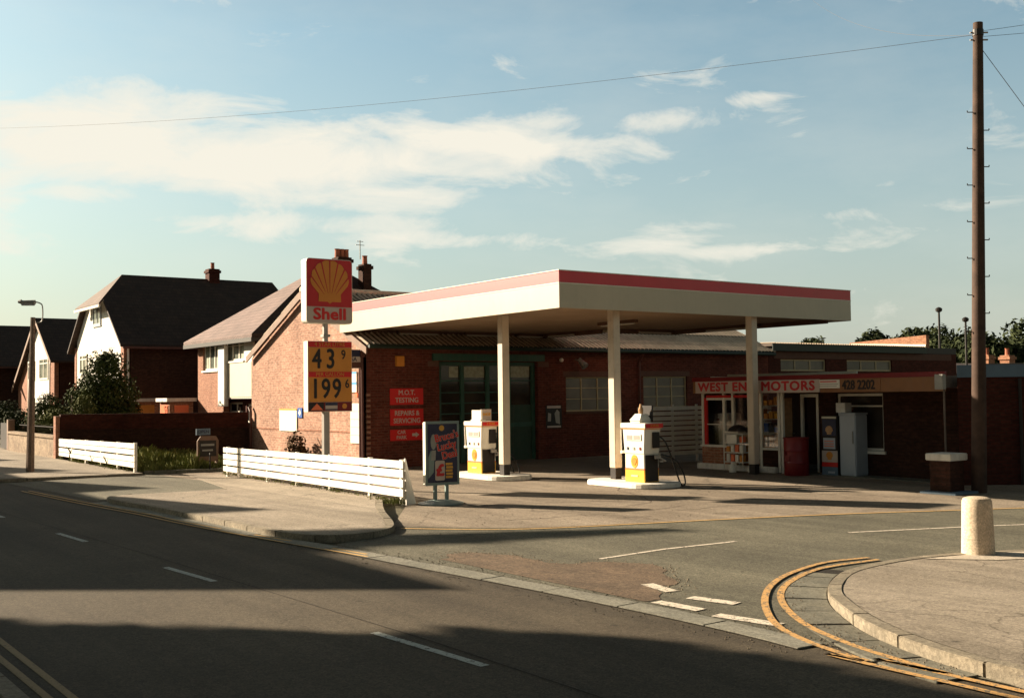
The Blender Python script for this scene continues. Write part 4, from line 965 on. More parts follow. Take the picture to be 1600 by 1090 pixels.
# recessed wall
RX = 21.95
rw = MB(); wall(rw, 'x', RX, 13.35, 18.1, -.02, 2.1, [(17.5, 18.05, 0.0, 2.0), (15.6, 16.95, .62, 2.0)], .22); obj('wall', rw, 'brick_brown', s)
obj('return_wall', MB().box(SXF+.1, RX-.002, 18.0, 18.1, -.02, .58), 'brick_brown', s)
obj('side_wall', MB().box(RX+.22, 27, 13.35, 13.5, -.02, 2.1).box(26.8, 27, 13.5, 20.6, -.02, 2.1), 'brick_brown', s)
window(s, 'x', RX, 15.6, 16.95, .62, 2.0, cols=1, mat='white', glass='glass', rows=(.78,), w=.06)
do = obj('shop_door', MB().box(RX-.02, RX+.04, 17.98, 18.06, .0, 2.0).box(RX-.02, RX+.04, 17.49, 17.56, 0, 2.0).box(RX-.02, RX+.04, 17.56, 17.98, 1.92, 2.0), 'white', s)
obj('door_panel', MB().box(RX+.6, RX+.63, 17.6, 18.0, .05, 1.95), 'soffit_dark', do)
obj('post', MB().box(SXF-.0, SXF+.07, 18.02, 18.09, .0, 2.05), 'white', s)
obj('roof', MB().box(20.98, 27.1, 13.31, 20.8, 2.12, 2.38), 'felt', s)
obj('roof_edge_board', MB().box(21.6, 27, 20.862, 20.88, 2.1, 2.5).box(22.3, 22.36, 16.6, 20.9, 2.39, 2.56), 'cream', s)
FX = 20.9
obj('fascia', MB().box(FX, FX+.06, 13.3, 20.86, 2.04, 2.36).box(FX+.06, 23, 20.82, 20.86, 2.04, 2.36), 'fascia_amber', s)
obj('fascia_band', MB().box(FX-.01, FX+.07, 13.28, 20.88, 2.362, 2.47), 'deepred', s)
t_ = thing('shop_sign', 'long cream sign with red capitals reading WEST END MOTORS on the shop fascia', 'sign', (FX, 18.8, 2.04))
obj('board', MB().pbox('x', FX, 16.6, 20.74, 2.045, 2.36, .004, .03), 'signwhite', t_, bevel=.003)
text('lettering', 'WEST END MOTORS', .315, 'darkredletter', t_, 'x', FX, 18.68, 2.2, d=.034, bold=.016, sx=1.24, sp=1.1)
t_ = thing('phone_sign', 'dark digits 428 2202 on the amber part of the shop fascia', 'sign', (FX, 15.4, 2.05))
text('digits', '428 2202', .3, 'black', t_, 'x', FX, 15.5, 2.2, d=.012, bold=.01, sx=.8)
obj('backing', MB().pbox('x', FX, 14.9, 16.05, 2.06, 2.34, .002, .008), 'fascia_amber', t_)
t_ = thing('fascia_notice', 'small white notice with faint red and grey lines between the shop name and phone number', 'notice', (FX, 16.4, 2.1))
obj('board', MB().pbox('x', FX, 16.02, 16.66, 2.14, 2.34, .003, .02), 'white', t_); obj('print_line', MB().pbox('x', FX, 16.1, 16.58, 2.285, 2.31, .021, .023), 'signred', t_)
obj('print_line', MB().pbox('x', FX, 16.06, 16.62, 2.23, 2.245, .021, .023).pbox('x', FX, 16.1, 16.6, 2.18, 2.195, .021, .023), 'greysteel', t_)
# inside the shop
obj('floor', MB().box(SXF+.1, 26.7, 13.2, 20.64, 0, .03), 'slab', s)
obj('inner_wall', MB().box(24.2, 24.3, 13.3, 20.6, .03, 2.08), 'soffit_dark', s)
t_ = thing('vending_machine', 'white cabinet machine standing just inside the glazed bay of the shop', 'machine', (21.7, 20.35, .03))
obj('body', MB().box(21.4, 21.9, 20.05, 20.6, .03, 1.5), 'white', t_, bevel=.02); obj('front_detail', MB().pbox('x', 21.4, 20.38, 20.5, 1.2, 1.36, .003, .02).pbox('x', 21.4, 20.14, 20.2, .8, 1.4, .003, .012), 'deepred', t_)
t_ = thing('shelf_unit', 'shop shelf of orange, white and blue packets, right of the canopy column', 'shelf', (21.8, 18.9, .03))
obj('upright', MB().box(21.5, 21.8, 18.22, 18.26, .03, 1.9), 'cardboard', t_); obj('upright', MB().box(21.5, 21.8, 19.2, 19.24, .03, 1.9), 'cardboard', t_)
for k in range(5):
    sh = obj('shelf', MB().box(21.5, 21.8, 18.26, 19.2, .3+k*.35, .32+k*.35), 'cream', t_)
    rn = random.Random(k)
    for q in range(5): obj('packet', MB().box(21.53, 21.72, 18.3+q*.17, 18.42+q*.17, .322+k*.35, .322+k*.35+rn.uniform(.12, .26)), rn.choice(['orange', 'white', 'blue', 'orange', 'yellow', 'black']), sh)
t_ = thing('counter', 'low pale counter with dark goods inside the glazed bay', 'counter', (22.6, 19.8, .03)); obj('top', MB().box(22.3, 23.2, 19.3, 20.5, .9, .95), 'cream', t_); obj('front', MB().box(22.32, 22.36, 19.3, 20.5, .03, .9), 'orange', t_)
obj('till', MB().box(22.5, 22.8, 19.6, 19.95, .951, 1.2), 'black', t_, bevel=.03)
# rack of goods outside the bay
t_ = thing('goods_rack', 'white wire rack of oil cans and cloths in front of the shop bay', 'rack', (20.85, 19.2, 0))
rk = MB()
for (x, y) in ((20.75, 19.62), (20.75, 18.98), (21.02, 19.62), (21.02, 18.98)): rk.cyl((x, y, .05), (x, y, 1.0), .013)
for z in (.25, .5, .75, .98):
    rk.tube([(20.75, 19.62, z), (20.75, 18.98, z), (21.02, 18.98, z), (21.02, 19.62, z), (20.75, 19.62, z)], .008)
obj('frame', rk, 'white', t_)
for k, z in enumerate((.26, .51, .76)):
    sh = obj('shelf', MB().box(20.76, 21.01, 18.99, 19.61, z, z+.012), 'white', t_)
    rn = random.Random(k+5)
    for q in range(4): obj('oil_can', MB().box(20.79, 20.93, 19.02+q*.15, 19.13+q*.15, z+.013, z+.013+rn.uniform(.12, .2)), ['orange', 'white', 'lightred', 'white'][(q+k) % 4], sh, bevel=.008)
obj('cloth', MB().box(20.72, 21.04, 19.1, 19.58, 1.0, 1.06).box(20.7, 20.735, 19.12, 19.5, .72, 1.0), 'white', t_, bevel=.02); obj('tarpaulin', MB().lathe((20.9, 19.25, 1.06), [(.28, 0), (.24, .08), (.12, .15), (.01, .17)], 12), 'black', t_)
for (x, y, sc, lb) in ((20.9, 18.78, 1.0, 'white plastic block on the ground left of the canopy column by the shop'), (21.25, 17.75, 1.5, 'larger white plastic block on the ground between the canopy column and the red bin')):
    o = obj('white_block', MB().box(x-.1*sc, x+.1*sc, y-.14*sc, y+.14*sc, 0, .17*sc**.3), 'white', bevel=.04); tag(o, lb, 'block')
t_ = thing('jug', 'small white plastic jug on the ground beneath the goods rack', 'jug', (20.68, 19.25, 0)); obj('body', MB().lathe((20.66, 19.25, 0), [(.09, 0), (.1, .14), (.05, .22), (.03, .28)], 14), 'white', t_, smooth=True); obj('handle', MB().tube([(20.66, 19.17, .12), (20.66, 19.12, .2), (20.66, 19.2, .25)], .012), 'white', t_)
t_ = thing('litter_bin', 'round red bin standing in the shade before the shop door', 'bin', (21.0, 17.45, 0))
obj('drum', MB().lathe((21.0, 17.45, 0), [(.29, 0), (.3, .02), (.3, .3), (.31, .31), (.3, .33), (.3, .6), (.31, .61), (.3, .63), (.3, .9), (.32, .91), (.32, .94), (.28, .94), (.27, .1)], 28), 'deepred', t_, smooth=True)
obj('badge', MB().box(20.69, 20.7, 17.4, 17.56, .36, .5), 'deepred', t_)
# oil cabinet + white freezer
t_ = thing('oil_cabinet', 'upright oil display cabinet, dark above with white, red and blue base, left of the freezer', 'display cabinet', (21.6, 16.75, 0))
obj('body', MB().box(21.4, 21.75, 16.52, 16.98, 0, 1.46), 'black', t_, bevel=.015)
obj('header', MB().pbox('x', 21.4, 16.54, 16.96, 1.4, 1.45, .003, .02), 'cream', t_)
obj('window_panel', MB().pbox('x', 21.4, 16.55, 16.95, .98, 1.38, .003, .01), 'navy', t_); obj('price_card', MB().pbox('x', 21.4, 16.58, 16.93, .66, .93, .003, .015), 'whiteblue', t_)
obj('print_line', (lambda m_: [m_.pbox('x', 21.4, 16.62, 16.9, z, z+.02, .016, .018) for z in (.72, .78, .84)] and m_)(MB()), 'lightred', t_)
obj('white_panel', MB().pbox('x', 21.4, 16.52, 16.98, .34, .62, .003, .015), 'signwhite', t_); obj('red_stripe', MB().pbox('x', 21.4, 16.52, 16.98, .23, .335, .003, .015), 'signred', t_); obj('blue_base', MB().pbox('x', 21.4, 16.52, 16.98, .0, .225, .003, .015), 'paleblue', t_)
pecten(t_, 'x', 21.4, 16.75, .5, .2, .016, 'orange', lines=False); obj('small_label', MB().pbox('x', 21.4, 16.6, 16.8, .07, .12, .016, .02), 'whiteblue', t_)
pecten(t_, 'x', 21.4, 16.75, 1.12, .22, .011, 'cardboard', lines=False, name='faded_emblem')
t_ = thing('freezer', 'tall plain white freezer cabinet against the dark brick shop wall', 'freezer', (21.65, 16.25, 0)); obj('body', MB().box(21.45, 21.92, 16.03, 16.5, .03, 1.5), 'whiteblue', t_, bevel=.02); obj('lid', MB().box(21.43, 21.93, 16.01, 16.51, 1.502, 1.54), 'whiteblue', t_, bevel=.01); obj('handle', MB().cyl((21.43, 16.1, .8), (21.43, 16.1, 1.1), .012), 'greysteel', t_)
o = obj('carton', MB().box(21.5, 21.75, 16.35, 16.62, 1.545, 1.78), 'screen_white', bevel=.005); tag(o, 'small pale carton standing on top of the white freezer', 'carton')
# slatted screen between the garage and the shop
t_ = thing('slatted_screen', 'grey-white horizontal slatted screen between the garage and the shop', 'screen', (22.6, 24, 0), )
for i in range(10):
    obj('slat', MB().box(21.5, 24.1, 23.6, 23.625, .22+i*.148, .22+i*.148+.112), 'white', t_)
for x in (21.72, 22.9, 23.9): obj('post', MB().box(x, x+.06, 23.626, 23.68, 0, 1.72), 'screen_white', t_)
# slatted return seen through the bay
t_ = thing('slatted_screen', 'sunlit white slatted screen behind the glazed bay of the shop', 'screen', (24.15, 22, 0))
for i in range(11): obj('slat', MB().box(24.12, 24.145, 20.9, 23.55, .22+i*.148, .22+i*.148+.12), 'white', t_)
for y in (21.2, 23.3): obj('post', MB().box(24.15, 24.2, y, y+.06, 0, 1.85), 'white', t_)

for o in list(COL.objects):
    if o.parent is None and o not in before_shop and not o.name.startswith('slatted_screen'): o.location += Vector((.5, .4, 0))
# ------------------------------------------------------------------ right-hand side: meter pole, pillar, low building, telegraph pole
t_ = thing('service_pole', 'thin grey pipe with a meter box at the right end of the shop fascia', 'pole', (20.95, 13.4, 0))
obj('pipe', MB().cyl((20.95, 13.42, .7), (20.95, 13.42, 2.2), .022), 'felt', t_); obj('meter_box', MB().box(20.76, 20.885, 13.32, 13.52, 2.08, 2.4), 'greysteel', t_, bevel=.01)
t_ = thing('brick_pillar', 'short dark brick gate pillar with a pale cap on a concrete foot', 'pillar', (19.95, 12.75, 0))
obj('shaft', MB().box(19.72, 20.2, 12.55, 13.0, .04, .66), 'brick_brown', t_); obj('cap', MB().box(19.66, 20.26, 12.49, 13.06, .66, .8), 'screen_white', t_, bevel=.015); obj('foot', MB().box(19.5, 20.3, 12.3, 13.1, 0, .05), 'paleblue', t_, bevel=.01)
b = thing('low_building', 'low dark brick building with a pale blue fascia at the right edge', 'building', (21.62, 13.55, 0), rz=math.atan2(-.585, .811))
obj('wall', MB().prism([(.03, 0.02), (14, 0.02), (14, 5), (5.55, 5)], -.02, 2.33), 'brick_dark', b, local=True); obj('fascia', MB().prism([(0, -.04), (14.1, -.04), (14.1, 5.05), (5.5, 5.05)], 2.332, 2.6), 'paleblue', b, local=True); obj('roof', MB().prism([(.4, .1), (13.9, .1), (13.9, 4.9), (5.9, 4.9)], 2.602, 2.63), 'felt', b, local=True)
obj('pipe', MB().cyl((1.35, -.05, 0), (1.35, -.05, 2.3), .035), 'black', b, local=True)
obj('side_door', MB().box(1.9, 2.3, -.02, .015, 0, 1.5), 'felt', b, local=True)
tp = thing('telegraph_pole', 'tall brown wooden telegraph pole with climbing steps near the right edge', 'telegraph pole', (20.45, 12.35, 0))
base, top = Vector((20.42, 12.37, 0)), Vector((20.54, 12.16, 9.5))
obj('pole', MB().cyl(base-Vector((0, 0, .1)), base.lerp(top, .86), .15, .105, 16).cyl(base.lerp(top, .86), base.lerp(top, 1.0), .105, .095, 16), 'polewood', tp, smooth=True)
ax_ = (top-base)
for k in range(13):
    s_ = .34+k*.039; sd_ = 1 if k % 2 else -1; p = base+ax_*s_; q = p+r0*.11*sd_
    obj('step', MB().cyl(p+r0*.1*sd_, p+r0*.22*sd_, .010, .010, 6).cyl(p+r0*.22*sd_, p+r0*.22*sd_+Vector((0, 0, .035)), .010, .010, 6), 'black', tp)
for z in (9.2, 9.35): obj('bracket', MB().cyl(base+ax_*(z/9.55)-r0*.16, base+ax_*(z/9.55)+r0*.2, .018, .018, 8), 'steel', tp)
obj('band', MB().cyl(base+ax_*.972, base+ax_*.985, .108, .108, 14), 'black', tp)
def catenary(lab, a_, b_, sag, r=.0045):
    pts = []
    for i in range(41):
        s_ = i/40; p = Vector(a_).lerp(Vector(b_), s_); p.z -= sag*4*s_*(1-s_); pts.append(p)
    o = obj('overhead_wire', MB().tube(pts, r, 5), 'wire'); tag(o, lab, 'wire', 'wires strung from the telegraph pole')
PT = base+ax_*.975
catenary('long wire crossing the whole sky from the pole to the far left', PT, (8.4, 45.0, 12.5), .35)
catenary('wire leaving the pole top up and away to the left', PT, (37.9, 30, 18.9), .5)
catenary('upper wire leaving the pole to the right edge', PT+Vector((0, 0, .06)), (40, -2, 13.6), .3)
catenary('lower wire leaving the pole to the right edge', PT-Vector((0, 0, .05)), (40, -3, 12.2), .4)
catenary('stay wire running steeply down from the pole to the right', PT-Vector((0, 0, .2)), (23.9, 9.6, 3.0), .05, .007)
# thin street lamps behind
for i, (x, y, h, lb) in enumerate(((46.6, 30, 5.7, 'slender dark lamp column with a round head beyond the annex, left of the telegraph pole'), (48.8, 30, 5.3, 'shorter slender lamp column half hidden just beside the telegraph pole'))):
    t_ = thing('street_lamp', lb, 'street lamp', (x, y, 0), 'slender lamp columns beyond the shop')
    obj('column', MB().cyl((x, y, 0), (x, y, h), .06, .05, 8), 'black', t_); obj('lamp_head', MB().lathe((x, y, h), [(.05, 0), (.14, .05), (.16, .16), (.1, .22), (.02, .25)], 12), 'black', t_)
# concrete lamp post at the left
t_ = thing('street_lamp', 'tapering concrete street lamp with a short curved steel arm on the left pavement', 'street lamp', (7.06, 33.26, 0))
obj('column', MB().cyl((7.06, 33.26, 0), (7.1, 33.2, 4.45), .115, .065, 8), 'concpole', t_)
T0 = Vector((7.1, 33.2, 4.3)); L_ = r0
arm = [T0+L_*.08, T0+L_*.26+Vector((0, 0, .05)), T0+L_*.27+Vector((0, 0, .45)), T0+L_*.18+Vector((0, 0, .56)), T0-L_*.02+Vector((0, 0, .6))]
obj('arm', MB().tube(smoothline([tuple(p) for p in arm], 5), .018, 6), 'greysteel', t_)
hp = T0+Vector((0, 0, .58)); hm = MB()
hm.cyl(hp-L_*.34, hp+L_*.06, .06, .07, 8); hm.cyl(hp-L_*.42+Vector((0,0,.02)), hp-L_*.33+Vector((0,0,.02)), .04, .07, 8)
obj('lamp_head', hm, 'greysteel', t_); obj('lens', MB().cyl(hp-L_*.32-Vector((0, 0, .05)), hp+L_*.04-Vector((0, 0, .05)), .045, .05, 8), 'whiteblue', t_)
# bollard
t_ = obj('bollard', MB().lathe((12.82, 7.8, 0), [(.205, 0), (.2, .02), (.182, .6), (.178, .68), (.16, .715), (.12, .73), (.02, .735)], 40), 'bollardm', smooth=True); tag(t_, 'pale rough concrete bollard on the corner pavement', 'bollard')

# ------------------------------------------------------------------ houses on the left
def roofslab(mb, pts, th=.12):
    """quad/tri roof face given by its outer points, thickened downwards"""
    v = [Vector(p) for p in pts]; n = len(v)
    return mb.add([tuple(p) for p in v]+[(p.x, p.y, p.z-th) for p in v], [tuple(range(n)), tuple(range(2*n-1, n-1, -1))]+[(i, n+i, n+(i+1) % n, (i+1) % n) for i in range(n)])
def chimney(par, x, y, z0, z1, wx, wy, pots, mat='brick_dark'):
    m_ = MB().box(x-wx/2, x+wx/2, y-wy/2, y+wy/2, z0, z1).box(x-wx/2-.06, x+wx/2+.06, y-wy/2-.06, y+wy/2+.06, z1-.22, z1-.08)
    o = obj('chimney', m_, mat, par)
    for k in range(pots):
        px_ = x-wx/2+wx*(k+.5)/pots; obj('chimney_pot', MB().lathe((px_, y, z1), [(.13, 0), (.11, .05), (.10, .3), (.12, .36), (.08, .36)], 10), 'terracotta', o)
    return o
# nearest house (pink hipped roof, behind the garage)
h = thing('house', 'brick house with a sunlit pinkish hipped roof directly behind the garage gable', 'house', (20, 41, 0), 'houses along the far side of the road')
hx = 16.0; wl = MB()
wa = (42.3, 44.0, 3.2, 4.35); wb = (39.5, 41.5, 3.5, 4.35); wc = (40.5, 42.0, 1.5, 1.9)
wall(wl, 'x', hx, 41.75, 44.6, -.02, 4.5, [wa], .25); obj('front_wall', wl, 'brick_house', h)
bw2 = MB(); wall(bw2, 'x', hx-.05, 38.6, 41.75, 2.05, 4.5, [wb], .2); bw2.box(hx-.22, hx-.052, 41.1, 41.75, 1.75, 4.5); obj('bay', bw2, 'render_white', h)
obj('hung_tiles', MB().pbox('x', hx-.05, 38.7, 41.08, 2.1, 3.42, .003, .03), 'cream', h)
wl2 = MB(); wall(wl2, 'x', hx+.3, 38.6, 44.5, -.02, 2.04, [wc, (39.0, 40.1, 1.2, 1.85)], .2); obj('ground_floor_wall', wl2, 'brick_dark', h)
obj('side_wall', MB().box(hx+.01, 25, 38.3, 38.55, -.02, 4.5), 'brick_dark', h); obj('side_wall', MB().box(hx+.01, 25, 44.35, 44.6, -.02, 4.45), 'brick_dark', h)
window(h, 'x', hx, *wa, cols=3, mat='white', glass='glass_house', curtain='curtain', w=.08)
window(h, 'x', hx-.05, *wb, cols=3, mat='white', glass='glass_house', curtain='curtain', w=.08, rows=(.7,))
window(h, 'x', hx+.3, *wc, cols=2, mat='white', glass='glass', w=.07); window(h, 'x', hx+.3, 39.0, 40.1, 1.2, 1.85, cols=3, mat='white', glass='glass', w=.09)
e0, e1, ez = 37.9, 45.2, 4.42; ap = (19.9, 41.5, 7.35); ap2 = (21.4, 41.5, 7.3)
rm = MB(); roofslab(rm, [(15.6, e1, ez), (15.6, e0, ez), ap]); obj('roof_front', rm, 'roof_pink', h)
rm = MB(); roofslab(rm, [(15.6, e0, ez), (25.2, e0, ez), ap2, ap]); roofslab(rm, [(25.2, e1, ez), (15.6, e1, ez), ap, ap2]); roofslab(rm, [(25.2, e0, ez), (25.2, e1, ez), ap2]); obj('roof', rm, 'roof_dark', h)
obj('eaves_board', MB().box(15.58, 15.64, e0, e1, ez-.28, ez-.125).box(15.66, hx, e0+.05, e1-.05, ez-.25, ez-.13), 'black', h)
chimney(h, 20.8, 40.9, 5.8, 7.85, .62, .6, 3, 'brick_brown'); chimney(h, 21.72, 40.6, 5.6, 7.6, .36, .5, 1, 'brick_brown')
obj('aerial', MB().cyl((21.5, 40.6, 7.8), (21.5, 40.6, 8.6), .02).cyl((21.3, 40.6, 8.4), (21.7, 40.6, 8.4), .012).cyl((21.35, 40.6, 8.55), (21.65, 40.6, 8.55), .012), 'steel', h)
# second house: half-hipped white gable
h = thing('house', 'tall house with a white half-hipped gable and big dark tiled roof, second from the garage', 'house', (20, 58, 0), 'houses along the far side of the road')
gx = 15.6
gm = MB(); gpoly = [(54.1, -.02), (62.3, -.02), (62.3, 5.2), (60.1, 7.15), (56.6, 7.15), (54.1, 5.0)]
k1 = (57.9, 59.3, 5.95, 6.9)
gm.ppoly('x', gx, gpoly, -.25, 0); obj('front_wall', gm, 'render_white', h)
obj('brick_edge', MB().pbox('x', gx, 53.6, 54.095, -.02, 4.9, -.25, .03).pbox('x', gx, 62.305, 62.7, -.02, 4.9, -.25, .03), 'brick_house', h)
for w_ in ((57.6, 59.0, 5.9, 6.85), (60.2, 61.6, 3.4, 4.5), (55.6, 58.4, 3.3, 4.4), (60.2, 61.6, 1.2, 2.3)):
    window(h, 'x', gx, *w_, cols=2, mat='whiteblue' if w_[2] > 5 else 'white', glass='glass_house', dep=.06, w=.1, rows=(.75,) if w_[2] < 5 else (), sill=True)
obj('side_wall', MB().box(gx+.3, 25.5, 53.6, 53.85, -.02, 4.85), 'brick_brown', h); obj('side_wall', MB().box(gx+.3, 25.5, 62.4, 62.65, -.02, 4.85), 'brick_brown', h)
rd = (16.8, 58.2, 8.6); rd2 = (25.2, 58.2, 8.6); jl, jr = (15.3, 60.3, 7.1), (15.3, 56.2, 7.1); el_, er_ = (15.3, 63.2, 4.7), (15.3, 53.2, 4.7)
rm = MB(); roofslab(rm, [er_, (26, 53.2, 4.7), rd2, rd, jr]); roofslab(rm, [(26, 63.2, 4.7), el_, jl, rd, rd2]); obj('roof', rm, 'roof_dark', h)
rm = MB(); roofslab(rm, [(15.05, 60.55, 6.9), (15.05, 56.0, 6.9), rd]); obj('half_hip', rm, 'roof_brown', h)
obj('hip_gutter', MB().box(15.0, 15.1, 55.9, 60.6, 6.68, 6.8), 'white', h); obj('side_gutter', MB().box(15.4, 26, 53.12, 53.22, 4.5, 4.6), 'pipe', h)
chimney(h, 21.7, 58.2, 8.2, 9.15, .6, .6, 1)
obj('drainpipe', MB().cyl((24.6, 53.52, 0), (24.6, 53.52, 4.5), .05), 'pipe', h); obj('drainpipe', MB().cyl((15.75, 53.5, 0), (15.75, 53.5, 4.6), .05), 'white', h)
# third house: steep white gable, catslide roof
h = thing('house', 'house with a steep narrow white gable behind the street lamp, third from the garage', 'house', (20, 71, 0), 'houses along the far side of the road')
gm = MB().ppoly('x', 15.6, [(67.4, -.02), (77.0, -.02), (77.0, 2.95), (71, 6.95), (67.4, 4.5)], -.25, 0); obj('front_wall', gm, 'brick_house', h)
obj('white_panel', MB().ppoly('x', 15.6, [(68.4, 2.2), (74.0, 2.2), (74.0, 4.9), (71, 6.8), (68.4, 5.1)], .003, .05), 'render_white', h)
obj('lower_panel', MB().pbox('x', 15.6, 68.4, 74.0, .9, 2.19, .003, .05), 'render_white', h)
for w_ in ((72.0, 73.8, 3.3, 4.5), (68.6, 70.8, 3.3, 4.6), (72.0, 73.8, 1.2, 2.2)): window(h, 'x', 15.6, *w_, cols=2, mat='white', glass='glass_house', dep=.1, w=.1, rows=(.75,))
obj('side_wall', MB().box(15.9, 26, 67.4, 67.65, -.02, 4.5), 'brick_brown', h)
rm = MB(); roofslab(rm, [(15.3, 66.9, 4.35), (26, 66.9, 4.35), (26, 71, 7.1), (15.3, 71, 7.1)]); roofslab(rm, [(26, 77.4, 2.85), (15.3, 77.4, 2.85), (15.3, 71, 7.1), (26, 71, 7.1)]); obj('roof', rm, 'roof_dark', h)
bb = MB(); bb.ppoly('x', 15.3, [(66.9, 4.1), (71, 6.85), (77.4, 2.6), (77.4, 2.85), (71, 7.1), (66.9, 4.35)], .002, .04); obj('barge_board', bb, 'barge', h)
# fourth house
h = thing('house', 'dark-roofed house at the extreme left edge, farthest from the garage', 'house', (20, 84, 0), 'houses along the far side of the road')
obj('wall', MB().box(13.2, 27, 80.2, 89, -.02, 4.45), 'brick_brown', h)
rm = MB(); roofslab(rm, [(12.8, 79.6, 4.4), (27.5, 79.6, 4.4), (27.5, 84, 7.4), (12.8, 84, 7.4)]); roofslab(rm, [(27.5, 89.5, 4.4), (12.8, 89.5, 4.4), (12.8, 84, 7.4), (27.5, 84, 7.4)]); obj('roof', rm, 'roof_dark', h)
obj('gutter', MB().box(12.8, 27.5, 79.5, 79.6, 4.25, 4.33), 'pipe', h)
obj('gable', MB().ppoly('x', 13.2, [(80.2, 4.4), (84, 7.2), (89, 4.4)], -.2, 0), 'brick_house', h)
# little flat-roofed side porches glimpsed over the garden wall
for (x0, x1, y, mt_, lb) in ((14.9, 16.1, 50.0, 'orange', 'small flat-roofed porch with a sunlit orange front seen over the garden wall'), (14.9, 15.9, 44.9, 'lightred', 'small flat-roofed porch with a bright red front beside the pink-roofed house')):
    t_ = thing('porch', lb, 'porch', ((x0+x1)/2, y, 0), 'porches behind the garden wall')
    obj('wall', MB().box(x0, x1, y, y+1.2, 0, 1.95), 'brick_orange', t_); obj('roof', MB().box(x0-.15, x1+.1, y-.15, y+1.3, 1.952, 2.1), 'screen_white', t_)
    obj('door', MB().pbox('y', y, x0+.2, x1-.2, 0, 1.8, .003, .03).pbox('x', x0, y+.15, y+1.05, 0, 1.8, .003, .03), mt_, t_)
# brick garden wall
t_ = thing('garden_wall', 'long dark brick garden wall between the stone wall and the garage gable', 'wall', (12.2, 38.2, 0))
obj('brickwork', MB().prism([(9.45, 39.9), (14.88, 36.4), (14.88, 36.65), (9.45, 40.15)], -.02, 1.05), 'brick_brown', t_); obj('upper_courses', MB().prism([(9.46, 39.94), (14.87, 36.45), (14.87, 36.62), (9.46, 40.12)], 1.051, 1.58), 'brick_dark', t_)
obj('end_pier', MB().box(9.3, 9.44, 39.96, 40.26, -.02, 1.52), 'brick_house', t_)
t_ = thing('stone_wall', 'low sunlit sandstone garden wall along the left pavement', 'wall', (9.45, 43, 0))
obj('stones', MB().box(9.35, 9.6, 40.3, 48.0, 0, .72), 'stonewall', t_, bevel=.02); 
cp = obj('coping', MB().box(9.3, 9.65, 40.3, 48.05, .722, .84), 'stonewall', t_, bevel=.03)
t_ = thing('iron_railing', 'dark iron railing standing behind the stone wall', 'railing', (9.8, 44, 0)); rl = MB()
for k in range(60): rl.cyl((9.75, 40.4+k*.125, .3), (9.75, 40.4+k*.125, 1.15), .012, .012, 5)
rl.box(9.74, 9.76, 40.3, 47.9, 1.08, 1.11); obj('bars', rl, 'black', t_)
t_ = thing('garden_gate', 'tall dark timber gate post at the far end of the stone wall', 'gate', (9.5, 49, 0)); obj('post', MB().box(9.4, 9.65, 48.3, 48.55, 0, 1.3), 'barge', t_); obj('gate_leaf', MB().box(9.48, 9.53, 48.56, 50.2, .1, 1.15), 'black', t_)
t_ = obj('garden_outhouse', MB().box(11.6, 12.9, 47.0, 47.25, 0, 2.35), 'brick_brown'); tag(t_, 'bit of brick wall with a pale top among the shrubs behind the railing', 'wall')
# a-board and OPEN sign on the drive
t_ = thing('notice_board', 'dark A-shaped notice board in the shade with a small pale blue OPEN sign above it', 'notice board', (11.35, 31.0, 0))
obj('board', MB().ppoly('y', 31.0, [(11.1, .25), (11.72, .25), (11.74, .85), (11.66, .98), (11.2, .98), (11.1, .85)], -.04, 0), 'barge', t_); obj('panel', MB().pbox('y', 31.0, 11.16, 11.66, .4, .86, .003, .015), 'black', t_)
obj('leg', MB().box(11.12, 11.16, 30.95, 31.1, 0, .27).box(11.66, 11.7, 30.95, 31.1, 0, .27), 'barge', t_)
obj('print_line', MB().pbox('y', 31.0, 11.2, 11.6, .7, .76, .016, .018).pbox('y', 31.0, 11.24, 11.56, .55, .6, .016, .018), 'greysteel', t_)
os_ = obj('open_sign', MB().box(11.08, 11.5, 31.03, 31.06, 1.02, 1.2), 'paleblue', t_); text('lettering', 'OPEN', .13, 'navy', os_, 'y', 31.03, 11.29, 1.11, d=.004, bold=.003)
t_ = thing('sign_post', 'thin dark post standing by the grass bed kerb in front of the notice board', 'post', (11.2, 30.2, 0)); obj('post', MB().cyl((11.2, 30.25, 0), (11.2, 30.25, .5), .02), 'black', t_); obj('cap', MB().lathe((11.2, 30.25, .5), [(.025, 0), (.01, .03)], 8), 'black', t_)

# ------------------------------------------------------------------ planting
tree('garden_tree', 'bushy dark green tree rising over the left end of the brick garden wall', (12.5, 46, 0), 4.1, 1.45, 'leaf', 14000, .075, 3,
     blobs=[(12.6, 46, 3.0, .9, .9, .95), (12.2, 45.8, 2.2, 1.1, 1.0, .8), (13.0, 46.2, 2.2, 1.0, 1.0, .9), (12.7, 46, 1.4, 1.2, 1.1, .8), (12.0, 45.5, 1.5, .8, .7, .6), (13.4, 46, 1.5, .7, .7, .7), (12.75, 46, 3.6, .5, .5, .5)])
def shrub(lb, blobs, mat, n=3500, leaf=.06, seed=2, name='garden_shrub', group='shrubs behind the stone wall'):
    b0 = blobs[0]; t_ = thing(name, lb, 'shrub', (b0[0], b0[1], 0), group); st = MB()
    for b_ in blobs[:4]: st.cyl((b0[0], b0[1], -.05), (b_[0], b_[1], b_[2]), .04, .015, 6)
    obj('stem', st, 'bark', t_); foliage('leaves', blobs, n, leaf, mat, t_, seed); return t_
shrub('dark rounded shrub with pale blossom tips left of the street lamp', [(11.0, 50, 1.3, .6, .7, .7), (11.6, 51, 1.8, .5, .6, .6), (10.7, 49, .9, .6, .6, .5)], 'leaf', 4000, .06, 5)
shrub('spreading pale-flowered shrub directly behind the street lamp', [(11.2, 48.0, 1.2, .7, .6, .6), (11.6, 47.6, .9, .6, .6, .6)], 'leaf_light', 3000, .06, 6)
